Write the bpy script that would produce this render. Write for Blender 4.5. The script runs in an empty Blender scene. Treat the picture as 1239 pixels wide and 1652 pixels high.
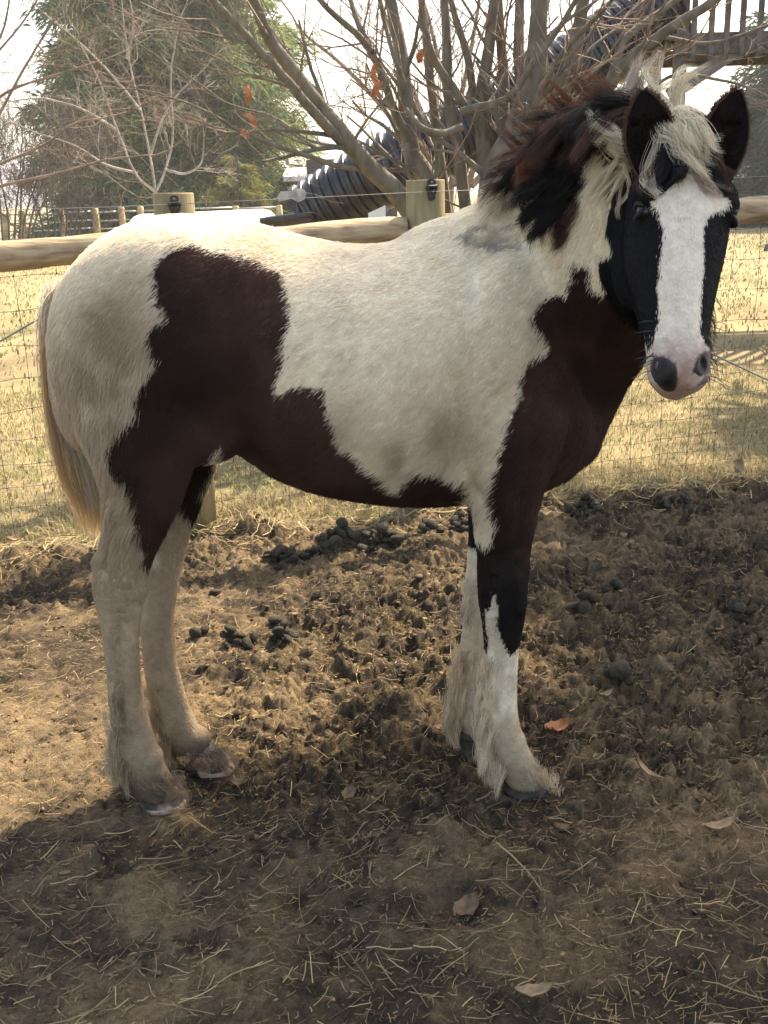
import bpy, bmesh, math, random
import numpy as np
from mathutils import Vector, Matrix
from mathutils.bvhtree import BVHTree

SC = bpy.context.scene
COL = SC.collection
rng = np.random.default_rng(7)
random.seed(7)

# ------------------------------------------------------------------ camera
F = 1652.0                      # focal length in photo pixels (frame 1239 x 1652)
TH = math.radians(17.4); RO = math.radians(1.8); CZ = 1.4
_f = np.array([0, math.cos(TH), -math.sin(TH)])
_u = np.array([0, math.sin(TH), math.cos(TH)])
_r = np.array([1.0, 0, 0])
CR = math.cos(RO) * _r - math.sin(RO) * _u
CU = math.cos(RO) * _u + math.sin(RO) * _r
cam_d = bpy.data.cameras.new('camera')
cam = bpy.data.objects.new('camera', cam_d); COL.objects.link(cam)
cam_d.sensor_fit = 'VERTICAL'; cam_d.sensor_height = 24.0; cam_d.lens = 24.0
cam_d.clip_start = 0.05; cam_d.clip_end = 3000
M = Matrix.Identity(4)
for i in range(3):
    M[i][0] = CR[i]; M[i][1] = CU[i]; M[i][2] = -_f[i]
M[2][3] = CZ
cam.matrix_world = M
SC.camera = cam

# ------------------------------------------------------------------ light
SUN_EL = math.radians(50.5); SUN_AZ = math.radians(38)      # azimuth from +Y towards +X
sun_dir = Vector((math.sin(SUN_AZ) * math.cos(SUN_EL), math.cos(SUN_AZ) * math.cos(SUN_EL), math.sin(SUN_EL)))
w = bpy.data.worlds.new('World'); SC.world = w; w.use_nodes = True
wn = w.node_tree.nodes; wl = w.node_tree.links
bg = wn['Background']
sky = wn.new('ShaderNodeTexSky'); sky.sky_type = 'NISHITA'; sky.sun_disc = False
sky.sun_elevation = SUN_EL; sky.sun_rotation = SUN_AZ
sky.air_density = 1.0; sky.dust_density = 2.5; sky.ozone_density = 1.0; sky.altitude = 100
wl.new(sky.outputs[0], bg.inputs[0]); bg.inputs[1].default_value = 0.15
sd = bpy.data.lights.new('sun', 'SUN'); sd.energy = 4.8; sd.angle = math.radians(0.55); sd.color = (1.0, 0.93, 0.82)
sun = bpy.data.objects.new('sun', sd); COL.objects.link(sun)
sun.rotation_euler = sun_dir.to_track_quat('Z', 'Y').to_euler()
sun.location = (8, 12, 20)
SC.view_settings.view_transform = 'Standard'; SC.view_settings.look = 'None'
SC.view_settings.gamma = 1.0; SC.view_settings.use_curve_mapping = False
SC.view_settings.exposure = 1.62
SC.view_settings.use_white_balance = True; SC.view_settings.white_balance_temperature = 7900
SC.cycles.max_bounces = 8; SC.cycles.diffuse_bounces = 4; SC.cycles.transmission_bounces = 4
SC.cycles.transparent_max_bounces = 6
SC.cycles.use_denoising = True

# ------------------------------------------------------------------ helpers
def ray(px, py): return _f * F + CR * (px - 619.5) + CU * (826 - py)
def P(px, py, Y):
    d = ray(px, py); return np.array([0, 0, CZ]) + d * (Y / d[1])
def G(px, py, z=0.0):
    d = ray(px, py); return np.array([0, 0, CZ]) + d * ((z - CZ) / d[2])

def tag(o, label=None, cat=None, group=None, kind=None):
    if label: o['label'] = label
    if cat: o['category'] = cat
    if group: o['group'] = group
    if kind: o['kind'] = kind
    return o
def empty(name, loc=(0, 0, 0)):
    o = bpy.data.objects.new(name, None); o.location = loc; o.empty_display_size = 0.1
    COL.objects.link(o); return o
def mesh_from(name, V, Fc, smooth=True):
    V = np.asarray(V, dtype=np.float32)
    me = bpy.data.meshes.new(name)
    if isinstance(Fc, np.ndarray):
        n, k = Fc.shape
        me.vertices.add(len(V)); me.vertices.foreach_set('co', V.ravel())
        me.loops.add(n * k); me.loops.foreach_set('vertex_index', Fc.ravel().astype(np.int32))
        me.polygons.add(n)
        me.polygons.foreach_set('loop_start', np.arange(0, n * k, k, dtype=np.int32))
        me.update(calc_edges=True)
    else:
        me.from_pydata([tuple(map(float, v)) for v in V], [], [tuple(map(int, f)) for f in Fc]); me.update()
    if smooth: me.polygons.foreach_set('use_smooth', np.ones(len(me.polygons), dtype=bool))
    return me
def obj(name, me, mat=None, parent=None, loc=None):
    o = bpy.data.objects.new(name, me); COL.objects.link(o)
    if mat is not None and not me.materials: me.materials.append(mat)
    if parent is not None: o.parent = parent
    if loc is not None: o.location = loc
    return o
def wmesh(name, V, Fc, mat, parent=None, smooth=True):
    """mesh given in world coordinates, stored relative to its (unrotated) parent"""
    V = np.asarray(V, dtype=float)
    off = np.zeros(3); p = parent
    while p is not None:
        off += np.array(p.location); p = p.parent
    return obj(name, mesh_from(name, V - off, Fc, smooth), mat, parent)
def vcol(me, arr, name='Col'):
    a = me.color_attributes.new(name, 'FLOAT_COLOR', 'POINT')
    A = np.ones((len(me.vertices), 4), dtype=np.float32); A[:, :3] = arr
    a.data.foreach_set('color', A.ravel())

class MB:
    """collects tubes, boxes and strips into one mesh (mixed faces)"""
    def __init__(s): s.V = []; s.F = []; s.n = 0; s.C = []
    def add(s, V, Fc, col=None):
        V = np.asarray(V, float); s.V.append(V)
        s.F += [tuple(i + s.n for i in f) for f in Fc]; s.n += len(V)
        if col is not None: s.C.append(np.tile(col, (len(V), 1)))
    def tube(s, pts, rad, n=8, cap=True, col=None):
        V, Fc = tube(pts, rad, n, cap); s.add(V, Fc, col)
    def box(s, c, sx, sy, sz, R=None, col=None):
        c = np.asarray(c, float)
        b = np.array([[x, y, z] for x in (-.5, .5) for y in (-.5, .5) for z in (-.5, .5)]) * (sx, sy, sz)
        if R is not None: b = b @ np.asarray(R).T
        s.add(b + c, [(0, 1, 3, 2), (4, 6, 7, 5), (0, 4, 5, 1), (2, 3, 7, 6), (0, 2, 6, 4), (1, 5, 7, 3)], col)
    def build(s, name, mat, parent=None, smooth=True):
        o = wmesh(name, np.vstack(s.V), s.F, mat, parent, smooth)
        if s.C: vcol(o.data, np.vstack(s.C))
        return o
def frames(pts):
    pts = np.asarray(pts, float)
    T = np.gradient(pts, axis=0); T /= np.linalg.norm(T, axis=1)[:, None] + 1e-12
    a = np.array([0, 0, 1.0]) if abs(T[0][2]) < 0.9 else np.array([1.0, 0, 0])
    N = np.zeros_like(T)
    n = np.cross(T[0], a); n /= np.linalg.norm(n)
    for i in range(len(T)):
        n = n - T[i] * np.dot(n, T[i]); n /= np.linalg.norm(n) + 1e-12; N[i] = n
    return T, N, np.cross(T, N)
def tube(pts, rad, n=8, cap=True):
    pts = np.asarray(pts, float); m = len(pts)
    rad = np.broadcast_to(np.asarray(rad, float), (m,))
    T, N, B = frames(pts)
    a = np.arange(n) * 2 * math.pi / n
    V = (pts[:, None, :] + rad[:, None, None] * (np.cos(a)[None, :, None] * N[:, None, :] + np.sin(a)[None, :, None] * B[:, None, :])).reshape(-1, 3)
    Fc = []
    for i in range(m - 1):
        for j in range(n):
            k = (j + 1) % n
            Fc.append((i * n + j, i * n + k, (i + 1) * n + k, (i + 1) * n + j))
    if cap:
        Fc.append(tuple(range(n))[::-1]); Fc.append(tuple((m - 1) * n + j for j in range(n)))
    return V, Fc
def smooth_path(pts, k=6):
    """Catmull-Rom through points (any dimension)"""
    p = np.asarray(pts, float); p = np.vstack([2 * p[0] - p[1], p, 2 * p[-1] - p[-2]])
    out = []
    for i in range(1, len(p) - 2):
        for t in np.linspace(0, 1, k, endpoint=False):
            a, b, c, d = p[i - 1], p[i], p[i + 1], p[i + 2]
            out.append(0.5 * ((2 * b) + (c - a) * t + (2 * a - 5 * b + 4 * c - d) * t * t + (3 * b - a - 3 * c + d) * t ** 3))
    out.append(p[-2]); return np.array(out)

def _hash(ix, iy, iz, seed):
    h = (ix.astype(np.int64) * 374761393 + iy.astype(np.int64) * 668265263 + iz.astype(np.int64) * 2147483647 + seed * 1274126177) & 0xFFFFFFFF
    h = ((h ^ (h >> 13)) * 1274126177) & 0xFFFFFFFF
    h = ((h ^ (h >> 16)) * 2246822519) & 0xFFFFFFFF
    return ((h ^ (h >> 15)) & 0xFFFFFF) / float(0xFFFFFF)
def vnoise2(x, y, seed=0):
    x = np.asarray(x, float); y = np.asarray(y, float)
    ix = np.floor(x); iy = np.floor(y); fx = x - ix; fy = y - iy
    ix = ix.astype(np.int64); iy = iy.astype(np.int64); z = np.zeros_like(ix)
    fx = fx * fx * fx * (fx * (fx * 6 - 15) + 10); fy = fy * fy * fy * (fy * (fy * 6 - 15) + 10)
    a = _hash(ix, iy, z, seed); b = _hash(ix + 1, iy, z, seed); c = _hash(ix, iy + 1, z, seed); d = _hash(ix + 1, iy + 1, z, seed)
    return (a + (b - a) * fx) * (1 - fy) + (c + (d - c) * fx) * fy
def fbm2(x, y, octv=4, seed=0, gain=0.5):
    s = 0; a = 1; t = 0
    for i in range(octv):
        c, sn = math.cos(i * 1.1), math.sin(i * 1.1)
        s = s + a * vnoise2((x * c - y * sn) * 2 ** i + 17.3 * i, (x * sn + y * c) * 2 ** i - 9.1 * i, seed + i); t += a; a *= gain
    return s / t
def worley2(x, y, seed=0):
    """nearest-cell distance, gap to the second cell and a random value per cell"""
    ix = np.floor(x).astype(np.int64); iy = np.floor(y).astype(np.int64); z = np.zeros_like(ix)
    f1 = np.full(np.shape(x), 9.0); f2 = f1.copy(); hv = np.zeros(np.shape(x))
    for dx in (-1, 0, 1):
        for dy in (-1, 0, 1):
            a = _hash(ix + dx, iy + dy, z, seed); b = _hash(ix + dx, iy + dy, z + 1, seed)
            d = np.hypot(ix + dx + a - x, iy + dy + b - y); h = _hash(ix + dx, iy + dy, z + 2, seed)
            n = d < f1; f2 = np.where(n, f1, np.minimum(f2, d)); hv = np.where(n, h, hv); f1 = np.where(n, d, f1)
    return f1, f2 - f1, hv
def vnoise3(p, seed=0):
    i = np.floor(p); f = p - i; i = i.astype(np.int64); f = f * f * (3 - 2 * f)
    r = 0
    for dx in (0, 1):
        for dy in (0, 1):
            for dz in (0, 1):
                wgt = (f[:, 0] if dx else 1 - f[:, 0]) * (f[:, 1] if dy else 1 - f[:, 1]) * (f[:, 2] if dz else 1 - f[:, 2])
                r = r + wgt * _hash(i[:, 0] + dx, i[:, 1] + dy, i[:, 2] + dz, seed)
    return r
def fbm3(p, octv=3, seed=0):
    s = 0; a = 1; t = 0
    for k in range(octv):
        s = s + a * vnoise3(p * 2 ** k + 11.7 * k, seed + k); t += a; a *= 0.5
    return s / t
def sstep(a, b, x):
    t = np.clip((x - a) / (b - a), 0, 1); return t * t * (3 - 2 * t)
def inpoly(x, y, poly):
    x = np.asarray(x); y = np.asarray(y); c = np.zeros(x.shape, bool); n = len(poly); j = n - 1
    for i in range(n):
        xi, yi = poly[i]; xj, yj = poly[j]
        m = ((yi > y) != (yj > y)) & (x < (xj - xi) * (y - yi) / ((yj - yi) + 1e-12) + xi)
        c ^= m; j = i
    return c

def hair_object(name, pts, rad, cols, mat, parent):
    """pts (n,k,3) world, rad (n,k) , cols (n,3): one hair-curves object"""
    n, k, _ = pts.shape
    off = np.zeros(3); p = parent
    while p is not None:
        off += np.array(p.location); p = p.parent
    cu = bpy.data.hair_curves.new(name)
    cu.add_curves([k] * n)
    cu.points.foreach_set('position', (pts - off).astype(np.float32).ravel())
    ra = cu.attributes.get('radius') or cu.attributes.new('radius', 'FLOAT', 'POINT')
    ra.data.foreach_set('value', np.broadcast_to(rad, (n, k)).astype(np.float32).ravel())
    ca = cu.attributes.new('Col', 'FLOAT_COLOR', 'CURVE')
    A = np.ones((n, 4), np.float32); A[:, :3] = cols
    ca.data.foreach_set('color', A.ravel())
    cu.materials.append(mat)
    o = bpy.data.objects.new(name, cu); COL.objects.link(o); o.parent = parent
    return o

# ------------------------------------------------------------------ materials
def new_mat(name):
    m = bpy.data.materials.new(name); m.use_nodes = True
    return m, m.node_tree.nodes, m.node_tree.links, m.node_tree.nodes['Principled BSDF']
def simple(name, col, rough=0.7, metal=0.0, spec=0.3, var=0.25, scale=6.0, bump=0.0, bscale=40.0, stretch=(1, 1, 1), col2=None):
    m, N, L, b = new_mat(name)
    tc = N.new('ShaderNodeTexCoord'); mp = N.new('ShaderNodeMapping'); L.new(tc.outputs['Object'], mp.inputs[0])
    mp.inputs['Scale'].default_value = stretch
    nz = N.new('ShaderNodeTexNoise'); nz.inputs['Scale'].default_value = scale; nz.inputs['Detail'].default_value = 6
    L.new(mp.outputs[0], nz.inputs['Vector'])
    rp = N.new('ShaderNodeValToRGB'); L.new(nz.outputs['Fac'], rp.inputs[0])
    c2 = col2 if col2 else tuple(c * (1 - var) for c in col)
    c3 = col if col2 else tuple(min(1, c * (1 + var)) for c in col)
    rp.color_ramp.elements[0].position = 0.35; rp.color_ramp.elements[1].position = 0.65
    rp.color_ramp.elements[0].color = (*c2, 1); rp.color_ramp.elements[1].color = (*c3, 1)
    L.new(rp.outputs[0], b.inputs['Base Color'])
    b.inputs['Roughness'].default_value = rough; b.inputs['Metallic'].default_value = metal
    b.inputs['Specular IOR Level'].default_value = spec
    if bump:
        n2 = N.new('ShaderNodeTexNoise'); n2.inputs['Scale'].default_value = bscale; n2.inputs['Detail'].default_value = 6
        L.new(mp.outputs[0], n2.inputs['Vector'])
        bm = N.new('ShaderNodeBump'); bm.inputs['Strength'].default_value = bump; bm.inputs['Distance'].default_value = 0.01
        L.new(n2.outputs['Fac'], bm.inputs['Height']); L.new(bm.outputs[0], b.inputs['Normal'])
    return m
def attr_mat(name, rough=0.8, spec=0.2, bump=0.0, bscale=120, transl=0.0, noise=0.0, nscale=30):
    m, N, L, b = new_mat(name)
    at = N.new('ShaderNodeAttribute'); at.attribute_name = 'Col'
    src = at.outputs['Color']
    tc = N.new('ShaderNodeTexCoord')
    if noise:
        nz = N.new('ShaderNodeTexNoise'); nz.inputs['Scale'].default_value = nscale; nz.inputs['Detail'].default_value = 8
        L.new(tc.outputs['Object'], nz.inputs['Vector'])
        mr = N.new('ShaderNodeMapRange'); mr.inputs[1].default_value = 0.3; mr.inputs[2].default_value = 0.7
        mr.inputs[3].default_value = 1 - noise; mr.inputs[4].default_value = 1 + noise
        L.new(nz.outputs['Fac'], mr.inputs[0])
        mx = N.new('ShaderNodeMix'); mx.data_type = 'RGBA'; mx.blend_type = 'MULTIPLY'; mx.inputs[0].default_value = 1
        L.new(src, mx.inputs[6]); L.new(mr.outputs[0], mx.inputs[7]); src = mx.outputs[2]
    L.new(src, b.inputs['Base Color'])
    b.inputs['Roughness'].default_value = rough; b.inputs['Specular IOR Level'].default_value = spec
    if bump:
        n2 = N.new('ShaderNodeTexNoise'); n2.inputs['Scale'].default_value = bscale; n2.inputs['Detail'].default_value = 8
        L.new(tc.outputs['Object'], n2.inputs['Vector'])
        bm = N.new('ShaderNodeBump'); bm.inputs['Strength'].default_value = bump; bm.inputs['Distance'].default_value = 0.012
        L.new(n2.outputs['Fac'], bm.inputs['Height']); L.new(bm.outputs[0], b.inputs['Normal'])
    if transl:
        tr = N.new('ShaderNodeBsdfTranslucent'); L.new(src, tr.inputs['Color'])
        ms = N.new('ShaderNodeMixShader'); ms.inputs[0].default_value = transl
        out = N['Material Output']
        L.new(b.outputs[0], ms.inputs[1]); L.new(tr.outputs[0], ms.inputs[2]); L.new(ms.outputs[0], out.inputs['Surface'])
    return m
# ------------------------------------------------------------------ ground
FENCE = lambda x: 4.50 + 0.208 * (x)          # fence line Y at x
def axis(lo, hi, step, far, g=1.13):
    a = list(np.arange(lo, hi + 1e-6, step))
    s = step; v = hi
    while v < far: s *= g; v += s; a.append(v)
    s = step; v = lo
    b = []
    while v > -far: s *= g; v -= s; b.append(v)
    return np.array(b[::-1] + a)
GX = axis(-1.95, 2.1, 0.0072, 900, 1.16); GY = axis(1.35, 4.85, 0.0072, 900, 1.16)
GY = GY[GY > -30]
# pits / mounds (photo pixel on the ground, radius m, height m)
BUMPS = [(400, 868, .17, .07), (300, 890, .15, .03), (90, 905, .28, .035), (15, 915, .2, .03), (490, 1010, .075, -.05), (540, 992, .07, -.045), (400, 990, .1, -.02),
         (1075, 1165, .10, -.055), (990, 1110, .10, .035), (950, 1010, .13, .045), (860, 930, .10, .03), (1190, 790, .12, .04),
         (780, 1320, .08, -.035), (980, 1320, .06, -.05), (480, 1460, .10, -.035), (540, 1545, .09, -.03), (720, 1472, .07, -.03),
         (1210, 1190, .12, -.05), (1180, 960, .2, .04), (700, 1150, .06, -.03), (640, 1165, .06, -.03), (400, 1325, .05, -.02), (340, 1330, .05, -.02), (60, 1345, .1, .02),
         (730, 960, .12, .03), (610, 1120, .09, .02), (1120, 1420, .12, -.03), (1000, 1480, .1, .02), (660, 1100, .07, -.03), (560, 1085, .06, -.02), (1010, 900, .12, .03)]
def churn(x, y):
    """0 = trodden flat, 1 = churned up"""
    c = sstep(-1.0, 0.05, x - 0.10 * (y - 2.5)) * sstep(1.75, 2.5, y)
    c = 0.14 + 0.92 * c
    c *= 0.55 + 0.95 * fbm2(x * 1.3, y * 1.3, 3, 31)
    c = np.maximum(c, 0.8 * sstep(3.55, 3.8, y - 0.2 * x) * sstep(4.75, 4.4, y - 0.2 * x))
    return np.clip(c, 0, 1)
def in_field(x, y):
    n = 0.30 * (fbm2(x * 2.1, y * 2.1, 4, 5) - 0.5)
    return sstep(-0.10, 0.22, y - (FENCE(x) - 0.12) + n)
def height(x, y):
    near = sstep(30, 8, np.hypot(x, y))
    c = churn(x, y); fld = in_field(x, y)
    b1 = np.abs(fbm2(x * 5.5, y * 5.5, 3, 1) - 0.5) * 2
    b2 = np.abs(fbm2(x * 15, y * 15, 3, 2) - 0.5) * 2
    b3 = fbm2(x * 34, y * 34, 3, 3, 0.65) - 0.5
    h = c * (0.060 * (b1 - 0.25) + 0.045 * (b2 - 0.22) + 0.045 * b3) + (1 - c) * (0.010 * b3 + 0.012 * (b1 - .3))
    # crumbs: broken-up lumps of two sizes, each with its own height
    wx = x + .05 * (fbm2(x * 16, y * 16, 2, 51) - .5); wy_ = y + .05 * (fbm2(x * 16 + 7, y * 16, 2, 52) - .5)
    near_ = (y < 6) & (y > 0) & (np.abs(x) < 3)
    cr = np.zeros_like(h)
    xs_, ys_ = wx[near_], wy_[near_]
    f1, gp, hv = worley2(xs_ * 23, ys_ * 25, 3); c1 = sstep(.0, .25, gp) * hv ** 2
    f1, gp, hv = worley2(xs_ * 38, ys_ * 42, 4); c2 = sstep(.0, .28, gp) * hv ** 1.5
    f1, gp, hv = worley2(xs_ * 75, ys_ * 80, 5); c3 = sstep(.0, .35, gp) * hv
    cr[near_] = .020 * c1 + .017 * c2 + .010 * c3
    h = h + cr * (c ** 1.3 + .05 + .22 * sstep(2.5, 2.0, y) * fbm2(x * 3, y * 3, 2, 58)) - .010 * c
    # crusty ledges in the trodden soil
    st = fbm2(x * 9, y * 13, 4, 9)
    st2 = fbm2(x * 24, y * 34, 3, 19)
    h = h + (0.011 * sstep(0.47, 0.51, st) + .007 * sstep(.50, .54, st2)) * (1 - c)
    h = h + 0.05 * (fbm2(x * 0.7, y * 0.7, 2, 8) - 0.5)
    hf = 0.03 * (fbm2(x * 3, y * 3, 3, 12) - .5) + 0.10 * (fbm2(x * .35, y * .35, 3, 13) - .5)
    h = h * (1 - fld) + hf * fld
    for (px, py, r, a) in BUMPS:
        g = G(px, py); m_ = (np.abs(x - g[0]) < 2.2 * r) & (np.abs(y - g[1]) < 2.2 * r)
        if not m_.any(): continue
        xm, ym = x[m_], y[m_]; d2 = ((xm - g[0]) ** 2 + (ym - g[1]) ** 2) / (r * r)
        h[m_] += a * np.exp(-d2 * 1.6) * (0.6 + 0.8 * fbm2(xm * 22, ym * 22, 2, 14))
    # level under the hooves
    for (px, py) in ((262, 1296), (335, 1238), (855, 1276), (765, 1212)):
        g = G(px, py); m_ = (np.abs(x - g[0]) < .2) & (np.abs(y - g[1]) < .2)
        d2 = ((x[m_] - g[0]) ** 2 + (y[m_] - g[1]) ** 2) / (0.075 ** 2); h[m_] *= 1 - np.exp(-d2 * d2 * 0.5)
    return h * near
def build_ground():
    X, Y = np.meshgrid(GX, GY)
    global GZ
    Z = GZ = height(X, Y)
    nx, ny = len(GX), len(GY)
    V = np.stack([X, Y, Z], -1).reshape(-1, 3)
    i = np.arange(nx - 1)[None, :] + nx * np.arange(ny - 1)[:, None]
    Fc = np.stack([i, i + 1, i + nx + 1, i + nx], -1).reshape(-1, 4)
    me = mesh_from('ground', V, Fc)
    x, y = V[:, 0], V[:, 1]
    c = churn(x, y); fld = in_field(x, y)
    dry = np.array([.40, .285, .165]); dk = np.array([.045, .034, .025]); mid = np.array([.17, .122, .075])
    n1 = fbm2(x * 3.1, y * 3.1, 4, 21); n2 = fbm2(x * 11, y * 11, 4, 22); n3 = fbm2(x * 40, y * 40, 3, 23)
    # damp, manure-rich patches with a shape of their own; the churned soil holds more of it
    damp = np.clip(sstep(.40, .62, fbm2(x * .95 + 3.1, y * .95 + 1.7, 3, 27)) * .36 + .04 * c + .56, 0, .95)
    t = sstep(.36, .62, 0.55 * n1 + 0.45 * n2 - 0.05 + 0.05 * (c - .4) + 0.12 * damp)
    colr = dry[None] * (1 - t[:, None]) + mid[None] * t[:, None]
    t2 = sstep(.52, .68, .45 * n2 + .35 * n3 + .2 * n1 + 0.05 * (c - .4) + .07 * damp)
    colr = colr * (1 - t2[:, None]) + dk[None] * t2[:, None]
    colr *= (0.55 + 0.9 * n3)[:, None]
    colr *= (1 - 0.30 * damp)[:, None]; dd_ = (.72 * damp)[:, None]; colr = colr * (1 - dd_) + np.array([.048, .037, .027])[None] * (.25 + 1.5 * n2[:, None]) * dd_
    f1, gp, hv = worley2(x * 38 + .05 * 38 * (fbm2(x * 16, y * 16, 2, 51) - .5), y * 42 + .05 * 42 * (fbm2(x * 16 + 7, y * 16, 2, 52) - .5), 4)
    colr *= (1 + c * (hv - .55) * .8)[:, None]
    # dry manure fibres: a yellowish brown
    t3 = sstep(.55, .7, fbm2(x * 24 + 5, y * 24, 3, 25)) * c
    colr = colr * (1 - .5 * t3[:, None]) + np.array([.19, .135, .07])[None] * .5 * t3[:, None]
    # field
    g1 = fbm2(x * 1.1, y * 2.2, 4, 41); g2 = fbm2(x * 6, y * 9, 4, 42); g3 = fbm2(x * .25, y * .5, 3, 43)
    straw = np.array([.30, .238, .13]); green = np.array([.16, .16, .072]); tan = np.array([.24, .175, .104])
    fc = straw[None] * np.ones((len(x), 1))
    k = sstep(.46, .62, .6 * g1 + .4 * g2)[:, None]; fc = fc * (1 - .75 * k) + green[None] * .75 * k
    k = sstep(.55, .7, .5 * g3 + .5 * fbm2(x * 3, y * 5, 3, 44))[:, None]; fc = fc * (1 - .7 * k) + tan[None] * .7 * k
    fc *= (0.55 + .9 * fbm2(x * 4, y * 10, 5, 45, .65))[:, None]
    colr = colr * (1 - fld[:, None]) + fc * fld[:, None]
    vcol(me, colr)
    m, N, L, b = new_mat('soil')
    at = N.new('ShaderNodeAttribute'); at.attribute_name = 'Col'
    tc = N.new('ShaderNodeTexCoord')
    nz = N.new('ShaderNodeTexNoise'); nz.inputs['Scale'].default_value = 130; nz.inputs['Detail'].default_value = 8; nz.inputs['Roughness'].default_value = .7
    mpp = N.new('ShaderNodeMapping'); L.new(tc.outputs['Object'], mpp.inputs[0]); mpp.inputs['Scale'].default_value = (1, 1, .6)
    L.new(mpp.outputs[0], nz.inputs['Vector'])
    mr = N.new('ShaderNodeMapRange'); mr.inputs[1].default_value = .3; mr.inputs[2].default_value = .7; mr.inputs[3].default_value = .6; mr.inputs[4].default_value = 1.4
    L.new(nz.outputs['Fac'], mr.inputs[0])
    mx = N.new('ShaderNodeMix'); mx.data_type = 'RGBA'; mx.blend_type = 'MULTIPLY'; mx.inputs[0].default_value = 1
    L.new(at.outputs['Color'], mx.inputs[6]); L.new(mr.outputs[0], mx.inputs[7]); L.new(mx.outputs[2], b.inputs['Base Color'])
    b.inputs['Roughness'].default_value = .9; b.inputs['Specular IOR Level'].default_value = .15
    n2_ = N.new('ShaderNodeTexNoise'); n2_.inputs['Scale'].default_value = 210; n2_.inputs['Detail'].default_value = 7; n2_.inputs['Roughness'].default_value = .7
    L.new(tc.outputs['Object'], n2_.inputs['Vector'])
    bm = N.new('ShaderNodeBump'); bm.inputs['Strength'].default_value = 1.0; bm.inputs['Distance'].default_value = .010
    L.new(n2_.outputs['Fac'], bm.inputs['Height']); L.new(bm.outputs[0], b.inputs['Normal'])
    o = obj('ground', me, m); o['kind'] = 'structure'
build_ground()
def hfast(x, y):
    """height read back from the ground sheet (bilinear)"""
    x = np.asarray(x, float); y = np.asarray(y, float)
    i = np.clip(np.searchsorted(GX, x) - 1, 0, len(GX) - 2); j = np.clip(np.searchsorted(GY, y) - 1, 0, len(GY) - 2)
    tx = (x - GX[i]) / (GX[i + 1] - GX[i]); ty = (y - GY[j]) / (GY[j + 1] - GY[j])
    return (GZ[j, i] * (1 - tx) + GZ[j, i + 1] * tx) * (1 - ty) + (GZ[j + 1, i] * (1 - tx) + GZ[j + 1, i + 1] * tx) * ty
def gz(x, y): return hfast(np.atleast_1d(np.asarray(x, float)), np.atleast_1d(np.asarray(y, float)))
# ------------------------------------------------------------------ horse
HY = 2.32
horse = empty('horse', (-.1, 2.26, 0))
tag(horse, 'brown and white pinto young horse standing side-on, white-blazed face turned to the viewer', 'horse')

def loft(secs, n=28, ex=2.0):
    """secs: (centre, U half-vector, V half-vector[, exponent]) -> closed tube"""
    V = []; Fc = []
    a = np.arange(n) * 2 * math.pi / n
    for s in secs:
        c, U, W = s[0], s[1], s[2]; e = s[3] if len(s) > 3 else ex
        cu = np.sign(np.cos(a)) * np.abs(np.cos(a)) ** (2 / e); sv = np.sign(np.sin(a)) * np.abs(np.sin(a)) ** (2 / e)
        V.append(np.asarray(c)[None] + cu[:, None] * np.asarray(U)[None] + sv[:, None] * np.asarray(W)[None])
    m = len(secs)
    V = np.vstack(V)
    for i in range(m - 1):
        for j in range(n):
            k = (j + 1) % n
            Fc.append((i * n + j, i * n + k, (i + 1) * n + k, (i + 1) * n + j))
    Fc.append(tuple(range(n))[::-1]); Fc.append(tuple((m - 1) * n + j for j in range(n)))
    return V, Fc
def interp_secs(tab, k):
    """smooth the numeric table rows with Catmull-Rom"""
    return smooth_path(tab, k)
hb = MB()
# trunk: px x, top y, bottom y, half width
T = [(92, 478, 610, .05), (104, 448, 672, .11), (132, 414, 715, .165), (175, 376, 735, .205), (235, 351, 738, .235), (305, 345, 728, .25), (370, 353, 716, .245),
     (430, 364, 748, .25), (500, 383, 780, .265), (570, 394, 795, .275), (640, 388, 803, .275), (700, 359, 806, .255), (760, 343, 803, .225),
     (820, 345, 796, .195), (875, 372, 785, .17), (925, 440, 757, .13), (955, 535, 728, .09), (970, 610, 705, .05)]
secs = []
for (x, t, b_, hw) in interp_secs(T, 3):
    A = P(x, t, HY); B = P(x, b_, HY); c = (A + B) / 2; W = (A - B) / 2
    # withers and loin are narrower than the barrel: egg shaped sections (lower half fuller)
    secs.append((c, (0, hw, 0), W, 2.15))
V, Fc = loft(secs, 36)
# narrow the top of the section for withers / spine
zc = V[:, 2]; wgt = sstep(1.12, 1.36, zc) * sstep(-.30, .25, V[:, 0])
V[:, 1] = HY + (V[:, 1] - HY) * (1 - 0.5 * wgt)
hb.add(V, Fc)
def tb_loft(tab, k=4, n=28, ex=2.0):
    """rows: top px,py, bottom px,py, Y, half width"""
    tab = interp_secs(tab, k)
    tops = np.array([P(r_[0], r_[1], r_[4]) for r_ in tab]); bots = np.array([P(r_[2], r_[3], r_[4]) for r_ in tab])
    C = (tops + bots) / 2; Tn = np.gradient(C, axis=0); out = []
    for i in range(len(tab)):
        W = (tops[i] - bots[i]) / 2; U = np.cross(Tn[i], W); U /= np.linalg.norm(U)
        out.append((C[i], U * tab[i][5], W, ex))
    return loft(out, n)
# neck
NK = [(770, 352, 915, 770, 2.33, .19), (815, 330, 950, 735, 2.31, .165), (860, 296, 972, 688, 2.27, .145), (915, 252, 990, 640, 2.21, .125), (970, 216, 1016, 592, 2.13, .112),
      (1020, 200, 1046, 548, 2.06, .105), (1060, 200, 1072, 500, 2.0, .095)]
hb.add(*tb_loft(NK, 4, 30, 2.1))
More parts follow.
